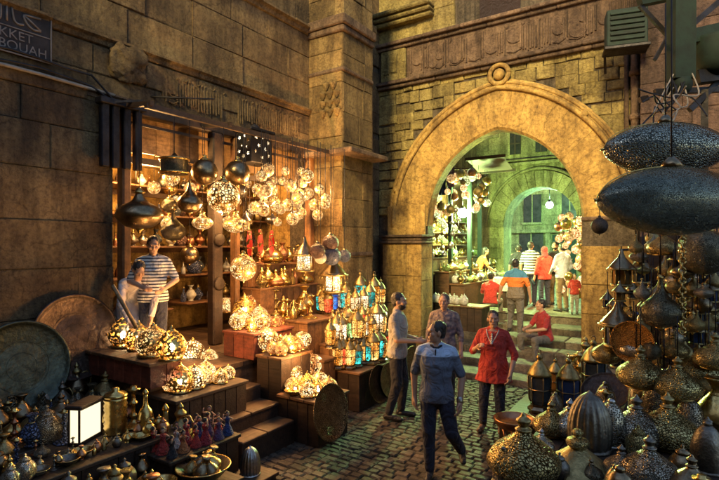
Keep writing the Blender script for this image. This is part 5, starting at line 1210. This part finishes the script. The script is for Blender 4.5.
for kd, px, py, h, mt, lab, lid in (
 ('ribbed_cover', 590, 448, 58, 'pewter', 'tall dark ribbed cover with a pointed top behind the dish lid', 'pewter'), ('onion_dome', 571, 436, 38, 'silver_eng', 'pierced dome with a round knob between golden dome and ribbed cover', 'silver'),
 ('onion_dome', 552, 434, 34, 'old_brass_eng', 'dull engraved brass dome behind the golden dome', 'old_brass'), ('tall_cover', 612, 444, 46, 'silver_eng', 'reddish-lit tall engraved cover beside the ribbed cover', 'silver'), ('tall_cover', 606, 415, 34, 'pewter_eng', 'speckled silvery egg cover at the back by the dark tray', 'pewter'),
 ('onion_dome', 637, 444, 50, 'pewter_eng', 'wide speckled pewter dome in the middle of the stall', 'pewter'), ('onion_dome', 668, 446, 54, 'old_brass_eng', 'wide speckled brass-green dome in the middle of the stall', 'old_brass'), ('tall_cover', 504, 482, 36, 'pewter_eng', 'blackish engraved cover at the outermost stall corner', 'pewter'),
 ('onion_dome', 650, 486, 52, 'pewter_eng', 'leaf-patterned dark dome in front of the speckled domes', 'pewter'), ('tall_cover', 690, 440, 46, 'pewter_eng', 'dark bluish pierced cover under the hanging onion domes', 'pewter'), ('tall_cover', 708, 470, 50, 'pewter', 'dark smooth cover at the street-side end of the brass chain', 'pewter'),
 ('onion_dome', 622, 478, 34, 'pewter_eng', 'small dark dome between dish lid and leaf-patterned dome', 'pewter'), ('jar', 683, 478, 34, 'bronze', 'dark bronze pot beside the leaf-patterned dome', 'bronze'), ('onion_dome', 542, 452, 24, 'silver_eng', 'small silvery dome squeezed behind the golden dome', 'silver'), ('tall_cover', 655, 418, 40, 'pewter_eng', 'pierced dark cover standing at the rear under the onion pendant', 'pewter'), ('tall_cover', 640, 410, 34, 'silver_eng', 'slim pierced cover at the very rear of the stall table', 'silver'), ('vase', 718, 440, 62, 'brass', 'yellow brass vase at the frame edge of the stall', 'brass'), ('jar', 560, 478, 26, 'pewter', 'low dark pot between golden dome and dish lid', 'pewter'), ('tall_cover', 556, 416, 24, 'pewter_eng', 'small dark cover at the passage-side rear corner', 'pewter'), ('onion_dome', 592, 480, 22, 'bronze_eng', 'tiny bronze dome before the dish lid', 'bronze')):
    rt(kd, px, py, h, mt, lab, lid, cat='dome' if kd == 'onion_dome' else {'jar': 'pot', 'vase': 'vase'}.get(kd, 'cover'))
for i in range(9):
    for j in range(9):
        x = -.55+i*.2+R.uniform(-.05, .05); y = 2.35+j*.27+R.uniform(-.06, .06)
        d = depth_of((x, y)); px = 360+500*(x*CY+y*SY)/d; py = 246+1.45*500/d
        if px > 745 or py > 560: continue
        if not clear_of(x, y, [(o.location.x, o.location.y) for o in bpy.data.objects if o.parent is None and 1.04 < o.location.z < 1.06], .2): continue
        kd = R.choice(('tall_cover', 'onion_dome', 'jar', 'vase', 'candlestick')); mt = R.choice(('pewter', 'pewter_eng', 'bronze', 'bronze_eng', 'old_brass_eng'))
        place(kd, (x, y, S), R.uniform(.2, .32), {'tall_cover': 'small dark pierced cover', 'onion_dome': 'small dark dome', 'jar': 'small dark pot', 'vase': 'small dark vase', 'candlestick': 'dark candlestick'}[kd]+' filling gaps between the large domes on the stall', 'metalware', 'small ware between the domes '+kd, mt, rz=R.uniform(0, 6), lidmat=mt)
# hanging pieces
RAIL = 3.62
t = thing('green_scaffold', 'flaking green timber post and braces with dark iron bars above the metal stall', 'scaffold')
d = 4.7
a = P(681, 80, d); b = P(682, -60, d); m = MB(); m.bar(a, b, .19, .15, 0, up=(SY, -CY, 0)); m.lathe(spl([(0, -.12), (.07, -.1), (.1, -.03), (.085, .03)], 3), 14, a-Vector((0, 0, .02))); m.build('post', 'green_paint', t)
for (x0, y0, x1, y1, w, mt, nm) in ((690, 38, 760, 22, .13, 'green_paint', 'beam'), (692, 25, 745, -20, .05, 'black_metal', 'brace'), (640, 5, 684, 52, .035, 'black_metal', 'brace'), (696, 78, 760, 70, .12, 'black_metal', 'beam'), (690, 110, 740, 60, .05, 'black_metal', 'brace'), (700, 30, 725, 75, .06, 'green_paint', 'brace'), (640, 2, 690, -8, .08, 'green_paint', 'beam'), (655, 60, 672, 30, .03, 'black_metal', 'brace'), (655, 92, 760, 88, .05, 'black_metal', 'rail'), (640, 100, 648, 98, .05, 'black_metal', 'rail')):
    m = MB(); m.bar(P(x0, y0, d+.05), P(x1, y1, d+.2), w, w, 0, up=(SY, -CY, 0)); m.build(nm, mt, t)
m = MB(); m.lathe(spl([(.02, -.2), (.14, -.14), (.19, 0), (.19, .16)]), 18, P(716, 55, d+.05)); m.build('bucket', 'green_paint', t)
a = P(705, 90, d+.1); m = MB(); m.bar((a.x, a.y, 0), (a.x, a.y, a.z), .06, .06); m.build('leg', 'black_metal', t)
m = MB(); a = P(616, 293, 4.9); b = P(720, 296, 4.9); m.tube([a, b], .012, 6); a = P(598, 262, 4.9); m.tube([P(620, 250, 4.9), P(705, 248, 4.9)], .012, 6); m.tube([P(690, 330, 4.2), P(640, 316, 4.5), P(735, 325, 4.2)], .012, 6); m.build('hook_rail', 'black_metal', t)
for i in range(13):
    a = P(672+i*1.5, 84-R.uniform(0, 20), d); b = P(638+R.uniform(0, 82), 108+R.uniform(-22, 22), d-R.uniform(.2, .7))
    m = MB(); m.tube(spl([tuple(a), tuple(a.lerp(b, .35)+Vector((R.uniform(-.1, .1), 0, R.uniform(-.2, .0)))), tuple(a.lerp(b, .7)+Vector((R.uniform(-.1, .1), 0, R.uniform(-.16, .04)))), tuple(b)], 6), .007, 5); m.build('wire', 'cable' if i % 2 else 'black_metal', t)
for px, py, d, hw, k, mt, lab, sq in ((672, 201, 3.0, 78, 'spindle_lamp', 'bronze', 'huge smooth spindle-shaped bronze lamp hanging lowest over the stall', .96), (666, 149, 3.5, 60, 'spindle_lamp', 'bronze_eng', 'large spindle-shaped lamp with engraved fish-scale pattern, hanging above the smooth one', 1.0)):
    p = P(px, py, d); place(k, p, hw*d/500, lab, 'lamp', None, {'bronze': 'spindle', 'bronze_eng': 'spindle_scale'}[mt], hang=4.2, rz=YAW+(.12 if sq < 1 else -.05))
for px, py, d, h, mt, lab in ((622, 287, 4.7, 40, 'g_dull_amber', 'small roofed lantern with yellow panes hanging before the gate pier'), (642, 284, 5.0, 34, 'g_dark', 'dim roofed lantern hanging behind the one with yellow panes'), (618, 348, 4.5, 52, 'g_dull_blue', 'dark roofed lantern hanging lower, its roof catching light'), (700, 330, 4.6, 48, 'g_dark', 'dark roofed lantern hanging among the brass chains')):
    p = P(px, py, d); s = h*d/500; place('roofed_lantern', p+Vector((0, 0, s)), s, lab, 'lantern', None, mt, hang=(EYE if py < 330 else 1.98)+ (0.03 if py > 330 else 0) if px != 700 else 3.0)
p = P(600, 226, 6.0); place('globe_lamp', p, 8*6/500, 'small black globe hanging against the gate pier', 'lamp', None, 'black_metal', hang=p.z+.25, lidmat='black_metal')
p = P(661, 312, 4.0); place('drop_lamp', p, 19*4/500, 'large dark teardrop lamp with greenish engraved belly hanging mid-stall', 'lamp', None, 'bronze_eng', hang=3.0)
p = P(704, 252, 4.0); place('globe_lamp', p, 23*4/500, 'engraved ball-shaped lamp hanging at the frame edge below the spindle lamps', 'lamp', None, 'bronze_eng', hang=3.2)
for px, py, d, h, lab in ((641, 386, 4.0, 46, 'greenish onion-shaped pendant hanging in front of the orange tray'), (678, 397, 3.8, 46, 'brass onion-shaped pendant with a long hook'), (699, 384, 4.2, 44, 'second onion-shaped pendant hanging behind the one on the long hook'), (716, 368, 3.8, 40, 'pale brass onion-shaped pendant cut by the frame edge')):
    p = P(px, py, d); s = h*d/500*.9; place('onion_dome', p, s, lab, 'pendant', None, 'old_brass_eng', hang=p.z+s+.3, lidmat='old_brass')
p = P(633, 342, 4.25); t = place('round_tray', p, 21*4.25/500, 'orange copper tray propped up behind the onion pendant', 'tray', None, None, rz=-PI/2-.25, tilt=(0, 0)); paint(t, 'copper_bright')
p = P(606, 392, 5.3); t = place('round_tray', p, 23*5.3/500, 'dark round tray lying tilted behind the stall covers', 'tray', None, None, rz=-PI/2-.1, tilt=(0, -.9)); paint(t, 'tray')
m = MB()
for i in range(20):
    a = P(683, 236+i*5, 3.9); m.tube([a+Vector((.022*math.cos(q*PI/4)*(1 if i % 2 else .2), .022*math.cos(q*PI/4)*(.2 if i % 2 else 1), .028*math.sin(q*PI/4))) for q in range(9)], .007, 5)
tag(m.build('brass_chain', 'brass'), 'heavy brass chain hanging straight down beside the teardrop lamp', 'chain')
for i in range(84):
    px, py, d = R.uniform(634, 719), R.uniform(236, 400), R.uniform(3.9, 5.4)
    p = P(px, py, d); kd = R.choice(('drop_lamp', 'small_globe_lamp', 'oval_lamp')); place(kd, p, R.uniform(.05, .1), {'drop_lamp': 'small dark teardrop lamp', 'small_globe_lamp': 'small dark globe lamp', 'oval_lamp': 'small dark bellied lamp'}[kd]+' in the dim depth of the metal stall', 'lamp', 'small dim hanging lamps of the stall '+kd, R.choice(('bronze', 'bronze_eng', 'pewter_eng', 'old_brass_eng', 'silver_eng', 'brass_eng', 'old_brass')), hang=p.z+R.uniform(.3, .8))
seen = []
for i in range(400):
    px, py, d = R.uniform(604, 717), R.uniform(252, 388), R.uniform(4.3, 5.6)
    if px < 640 and (py < 296 or py > 372): continue
    if any(abs(px-a) < 9 and abs(py-b) < 15 for a, b in seen) or len(seen) > 46: continue
    seen.append((px, py)); p = P(px, py, d); kd = R.choice(('roofed_lantern', 'roofed_lantern', 'onion_dome', 'drop_lamp')); h = R.uniform(20, 32)*d/500
    if kd == 'roofed_lantern': place(kd, p+Vector((0, 0, h)), h, 'small brass roofed lantern in the thick curtain of hanging ware at the metal stall', 'lantern', 'small roofed lanterns of the stall curtain', R.choice(('g_dull_amber', 'g_dark', 'g_dull_blue')), hang=p.z+h+R.uniform(.1, .35))
    elif kd == 'onion_dome': place(kd, p, h*.9, 'small engraved onion pendant in the thick curtain of hanging ware', 'pendant', 'small onion pendants of the stall curtain', R.choice(('brass_eng', 'old_brass_eng', 'silver_eng')), hang=p.z+h+R.uniform(.1, .35), lidmat='old_brass')
    else: place(kd, p, h*.3, 'small brass teardrop lamp in the thick curtain of hanging ware', 'lamp', 'small teardrop lamps of the stall curtain', R.choice(('brass_eng', 'old_brass', 'bronze_eng')), hang=p.z+h+R.uniform(.1, .35))
# low bench with tall unlit lanterns
crate('display_stand', 'low dark bench carrying tall unlit lanterns, between stall and steps', 'bench', -1.95, -.75, 6.0, 7.9, 0, .4, 'dark_wood', 'dark_wood')
for px, py, h, mt, lab in ((540, 412, 62, 'g_dark', 'tall black lantern with clear dark panes on the bench, nearest the woman in red'), (569, 414, 60, 'g_dull_blue', 'tall black lantern with bluish panes on the bench'), (594, 398, 62, 'g_dark', 'large black lantern with a domed roof at the back of the bench'), (556, 396, 40, 'g_dull_amber', 'shorter brown lantern between two tall black ones on the bench')):
    stand_lamp('hex_lantern', px, py, .4, h, mt, lab, cat='lantern', base=None)
for px, py, kd, h, mt, lab in ((572, 384, 'vase', 28, 'brass', 'gold-coloured vase on the bench behind the black lanterns'), (580, 386, 'candlestick', 34, 'brass', 'gold-coloured candlestick on the bench behind the black lanterns'), (586, 376, 'ewer', 40, 'bronze', 'dark ewer at the back of the bench'), (602, 388, 'jar', 30, 'pewter', 'dark lidded pot at the back of the bench')):
    stand_lamp(kd, px, py, .4, h, mt, lab, cat=kd)
t = thing('blue_curtain', 'dark blue cloth hanging behind the bench lanterns', 'cloth', (-.78, 8.6, 0)); m = MB()
n = 24; m.add([(i*.02, .05*math.sin(i*1.1), z) for z in (.3, 1.5) for i in range(n)], [(i, i+1, n+i+1, n+i) for i in range(n-1)], 0, True); m.build('cloth', 'blue_cloth', t); m = MB(); m.tube([(-.05, 0, 1.5), (.55, 0, 1.5)], .015, 6); m.build('rod', 'black_metal', t)
p = PZ(532, 430, .0)
t = thing('brazier', 'three-legged copper brazier standing before the tall lanterns', 'brazier', (-1.68, 5.75, 0)); m = MB(); m.lathe(spl([(.06, .42), (.2, .44), (.24, .52), (.22, .53), (.15, .47), (0, .46)], 3), 24); m.build('bowl', 'copper', t)
for i in range(3): a = i*2.1; m = MB(); m.tube([(.18*math.cos(a), .18*math.sin(a), .46), (.12*math.cos(a), .12*math.sin(a), .25), (.22*math.cos(a), .22*math.sin(a), 0)], .018, 6); m.build('leg', 'copper', t)
m = MB(); m.lathe([(.12, .24), (.13, .26), (0, .262)], 18); m.build('lower_dish', 'copper', t)
# green louvred box on the gate wall
p = PY(626, 33, 9.6)
t = thing('louvred_box', 'green louvred box mounted high beside the inscription band', 'box', p, .25)
t.scale = (.86, .86, .86); m = MB(); m.box(-.36, .36, -.2, .2, -.3, .42, 0, .02); m.build('casing', 'green_paint', t); m = MB()
for i in range(6): m.box(-.3, .3, -.235, -.2, -.2+i*.1, -.2+i*.1+.05, 0, .008)
m.build('louvre', 'green_paint', t); m = MB(); m.box(-.4, .4, -.24, .24, -.36, -.3, 0, .01); m.bar((-.36, .1, -.33), (-.3, .5, -.6), .05, .05); m.bar((.3, .2, 0), (.3, .9, 0), .06, .06); m.build('bracket', 'black_metal', t)

# ---------------------------------------------------------------- the passage market beyond the arch
t = thing('market_stall', 'stepped green-lit bazaar stall with green posts, inside the passage', 'stall')
m = MB()
for k, (xa, xb, z) in enumerate(((-5.15, -4.75, 1.55), (-5.6, -5.16, 1.85), (-6.1, -5.61, 2.2))): m.box(xa, xb, 11.9, 15.6, z-.05, z, 0, .01); m.box(xa+.02, xb-.02, 11.95, 15.55, .83, z-.051)
m.build('tier', 'wood', t)
for px, y in ((451, 12.6), (470, 13.4), (480, 15.0)): a = PY(px, 250, y); m = MB(); m.box(a.x-.05, a.x+.05, a.y-.05, a.y+.05, .85, 4.3); m.build('post', 'green_paint', t)
m = MB(); m.box(-6.3, -5.55, 11.8, 15.7, 4.3, 4.36); m.build('roof', 'dark_wood', t)
m = MB(); m.box(-6.33, -6.29, 11.8, 15.6, 2.2, 4.3); m.build('back_panel', 'wood', t)
for xa, z, st in ((-4.95, 1.55, .22), (-5.35, 1.85, .2), (-5.85, 2.2, .19), (-6.12, 2.55, .17), (-6.12, 2.9, .17), (-6.12, 3.25, .17)):
    if z > 2.3: m = MB(); m.box(-6.28, -6.0, 11.9, 15.6, z-.03, z); m.build('shelf', 'wood', t)
    y = 12.0
    while y < 15.5:
        for dx in ((-.1, .1) if z < 2.3 else (0,)):
            kd = R.choice(('vase', 'jar', 'bottle', 'onion_dome', 'bowl')); s = R.uniform(.18, .32) if kd != 'bowl' else .13
            place(kd, (xa+dx+R.uniform(-.04, .04), y+R.uniform(-.06, .06), z), s, 'small yellow-green lit metal ware on the tiers of the passage stall', 'metalware', 'ware on the passage stall tiers', R.choice(('old_brass', 'brass', 'silver', 'soft_green', 'old_brass_eng', 'ceramic')), rz=R.uniform(0, 6))
        y += st*R.uniform(.9, 1.2)
GG = 'globe lamps hung over the passage stall'
for i in range(62):
    px, py = R.uniform(434, 489), R.uniform(172, 216); y = R.uniform(11.8, 13.4)
    if (px < 446 and py < 190) or (abs(px-463) < 11 and abs(py-213) < 15): continue
    p = PY(px, py, y); place('small_globe_lamp', p, R.uniform(.075, .135), 'lit globe in the dense bunch hanging over the passage stall', 'lamp', GG, R.choice(('fil_dim', 'fil_dim', 'fil_pale', 'fil_gold', 'old_brass', 'copper')), hang=4.3 if p.z < 4.1 else p.z+.3)
for i in range(46):
    px, py = R.uniform(424, 460), R.uniform(208, 262); y = R.uniform(11.8, 13.2)
    p = PY(px, py, y); place(R.choice(('small_globe_lamp', 'drop_lamp', 'oval_lamp')), p, R.uniform(.05, .09), 'small dull metal lamp strung below the globes of the passage stall', 'lamp', 'dull lamps strung on the passage stall', R.choice(('old_brass', 'silver', 'old_brass_eng', 'fil_pale')), hang=p.z+R.uniform(.25, .5))
crate('market_table', 'low dark table with a row of small white ornaments, just past the gate pier', 'table', -5.0, -3.95, 10.95, 11.5, .5, 1.12, 'dark_wood', 'pale_wood')
for i in range(9): p = PY(435+i*3.9, 302+i*.2, 11.2); place('jar', (p.x, 11.2+R.uniform(-.1, .1), 1.12), R.uniform(.2, .27), 'small white ornament in the row on the low table past the gate', 'ornament', 'white ornaments in a row', 'ceramic', lidmat='ceramic', name='ornament')
crate('market_table', 'market table with pale cloth and green-lit wares before the orange-topped keeper', 'table', -4.5, -3.75, 13.2, 14.0, .85, 1.62, 'dark_wood', 'pale_wood')
m = MB(); m.box(-4.52, -3.73, 13.16, 14.02, 1.625, 1.65, 0, .01); m.box(-4.5, -3.75, 13.14, 13.155, 1.3, 1.64); tag(m.build('tablecloth', 'white_cloth'), 'pale cloth spread over the market table in the passage', 'tablecloth')
for i in range(10): place(R.choice(('jar', 'vase', 'bowl')), (-4.4+.07*i, 13.3+R.uniform(0, .55), 1.652), R.uniform(.12, .2), 'greenish small ware on the clothed market table', 'ware', 'ware on the clothed market table', R.choice(('soft_green', 'silver', 'ceramic', 'old_brass')))
t = thing('globe_display', 'tall lattice display hung with warm globes at the side of the passage', 'display', (-2.15, 13.8, .85))
m = MB()
for y in (-.9, -.3, .3, .9): m.box(-.03, .03, y-.03, y+.03, 0, 3.2)
for z in (.6, 1.2, 1.8, 2.4, 3.0): m.box(-.045, .045, -.93, .93, z, z+.04)
m.build('lattice', 'dark_wood', t)
for i in range(46):
    px, py = R.uniform(557, 584), R.uniform(214, 296); y = R.uniform(12.9, 14.6); p = PY(px, py, y)
    if p.x > -1.85: continue
    place('small_globe_lamp', p, R.uniform(.08, .14), 'warm lit globe on the lattice display behind the man in pale blue', 'lamp', 'warm globes on the lattice display', R.choice(('fil_dim', 'fil_dim', 'fil_gold', 'copper', 'brass')), hang=p.z+.3)
t = thing('awning', 'small wooden awning with pale underside jutting over the passage stall', 'awning', PY(491, 171, 13.0)); t.scale = (.8, .8, .8)
m = MB(); 
for i in range(6): m.bar((-.55+i*.2, -.6, .4), (-.5+i*.2, .6, .06), .19, .03)
m.build('boards', 'dark_wood', t); m = MB(); m.bar((-.65, -.58, .36), (.68, -.58, .36), .05, .1); m.bar((-.65, .5, .05), (.68, .5, .05), .05, .1); m.bar((-.55, -.1, .1), (-1.4, .0, .2), .05, .05); m.build('beam', 'dark_wood', t)
m = MB(); m.add([(-.6, -.55, .36), (.6, -.55, .36), (.6, .55, .045), (-.6, .55, .045)], [(0, 1, 2, 3)]); m.build('underside', 'dark_wood', t)
p = PY(481, 187, 12.8); t = thing('bulb_lamp', 'bare warm bulb under the small wooden awning', 'lamp', p); m = MB().ell((0, 0, 0), .06, 12, 10); m.build('bulb', 'fil_dim', t); m = MB(); m.tube([(0, 0, .05), (0, 0, .4)], .012, 6); m.build('cord', 'black_metal', t)
for px, py, y, lab, en in ((463, 213, 12.9, 'dazzling greenish-white lamp on the stall post in the passage', 780), (550, 205, 19.5, 'dazzling greenish-white lamp hanging beyond the second arch', 850)):
    p = PY(px, py, y); t = thing('passage_lamp', lab, 'lamp', p)
    m = MB().ell((0, 0, 0), .13, 16, 12); m.build('bulb', 'bulb_green', t); m = MB(); m.lathe([(.05, .08), (.07, .12), (.05, .17), (.03, .2), (0, .22)], 14); m.tube([(0, 0, .2), (0, 0, .7)], .012, 6); m.build('cap', 'black_metal', t)
    la = bpy.data.lights.new('passage_light', 'POINT'); la.energy = en; la.color = (.6, 1, .3) if y < 15 else (.38, 1, .42); la.shadow_soft_size = .12
    lo = bpy.data.objects.new('passage_light', la); COL.objects.link(lo); lo.parent = t; lo.location = (.15, .16, .02)
# hanging cloth strips under the arch
for i, (px, py, mt, lab) in enumerate(((452, 168, 'purple', 'purple scarf hanging at the top of the passage stall'), (444, 176, 'blue_cloth', 'blue scarf hanging beside the purple one'))):
    p = PY(px, py, 12.2); m = MB(); n = 8; m.add([(p.x-.12+.03*k+.02*math.sin(z*5), p.y+.03*math.sin(k*1.7), p.z+z) for z in (-.5, -.2, .1, .5) for k in range(n)], [(r*n+k, r*n+k+1, r*n+n+k+1, r*n+n+k) for r in range(3) for k in range(n-1)], 0, True); tag(m.build('scarf', mt), lab, 'scarf')
# ---------------------------------------------------------------- light bulbs of the shop: the lit lamps' own light
def bulb_light(loc, e, col=(1, .52, .17), r=.08):
    la = bpy.data.lights.new('bulb_light', 'POINT'); la.energy = e; la.color = col; la.shadow_soft_size = r
    o = bpy.data.objects.new('bulb_light', la); COL.objects.link(o); o.location = loc; return o
for x, y, z, e in ((-5.6, 6.9, 3.45, 75), (-5.6, 5.9, 3.3, 55), (-5.75, 5.0, 3.0, 40), (-7.0, 4.6, 3.6, 60), (-7.1, 6.6, 3.5, 60), (-4.75, 5.2, 1.55, 22), (-4.3, 5.2, 1.05, 14), (-5.2, 5.3, 1.9, 20), (-4.6, 6.8, 1.95, 16), (-5.0, 3.95, 1.25, 12), (-5.3, 3.95, 1.5, 4), (-2.6, 13.6, 2.6, 50), (-5.3, 12.8, 3.3, 30)):
    bulb_light((x, y, z), e*1.7)

oh = thing('shade_house', 'tall plain stone house added behind the viewer to shade the lower street', 'house')  # unseen house, added so its height shades the lower street
m = MB(); courses(m, -9, 9, 0, SHADE_HOUSE_H, (.5, .6), (.8, 1.3), lambda u, v, w: (u, -3.0+w, v)); m.build('facing', 'ashlar_old', oh); m = MB(); m.box(-9, 9, -7, -3.03, -.04, SHADE_HOUSE_H); m.build('wall_core', 'mortar', oh)
# ---------------------------------------------------------------- remove the unplaced patterns
def kill(o):
    for c in list(o.children): kill(c)
    bpy.data.objects.remove(o)
for k, (f, o) in PROTO.items():
    if o: kill(o)
for o in list(bpy.data.objects):
    if o.name == 'tmp' or o.name == 't': bpy.data.objects.remove(o)
# ---------------------------------------------------------------- sky, sun, camera, view
w = bpy.data.worlds.new('World'); SC.world = w; w.use_nodes = True; nt = w.node_tree; nt.nodes.clear()
wo = nt.nodes.new('ShaderNodeOutputWorld'); bg = nt.nodes.new('ShaderNodeBackground'); sk = nt.nodes.new('ShaderNodeTexSky')
sk.sky_type = 'NISHITA'; sk.sun_disc = False
SUN_EL, SUN_AZ = 28, 190   # low warm glow from behind the camera
sk.sun_elevation = math.radians(22); sk.sun_rotation = math.radians(SUN_AZ)
bg.inputs['Strength'].default_value = .15
nt.links.new(sk.outputs[0], bg.inputs[0]); nt.links.new(bg.outputs[0], wo.inputs[0])
sl = bpy.data.lights.new('sun', 'SUN'); sl.energy = 3.3; sl.angle = math.radians(12); sl.color = (1, .76, .3)
so = bpy.data.objects.new('sun', sl); COL.objects.link(so)
dirv = Vector((-.2, .9, -.48)).normalized(); so.rotation_euler = dirv.to_track_quat('-Z', 'Y').to_euler()
cam = bpy.data.cameras.new('camera'); co = bpy.data.objects.new('camera', cam); COL.objects.link(co); SC.camera = co
co.location = (0, 0, EYE); co.rotation_euler = (PI/2, 0, YAW); cam.sensor_width = 36; cam.lens = 500/719*36; cam.shift_y = -6/719*-1; cam.clip_end = 500; cam.clip_start = .05
SC.view_settings.view_transform = 'Standard'; SC.view_settings.look = 'None'; SC.view_settings.exposure = 1.08; SC.view_settings.gamma = 1; SC.view_settings.use_curve_mapping = False
SC.render.engine = 'CYCLES'; SC.cycles.use_denoising = True; SC.cycles.use_light_tree = True; SC.cycles.max_bounces = 6; SC.cycles.transparent_max_bounces = 8; SC.cycles.sample_clamp_indirect = 4; SC.cycles.caustics_reflective = False; SC.cycles.caustics_refractive = False
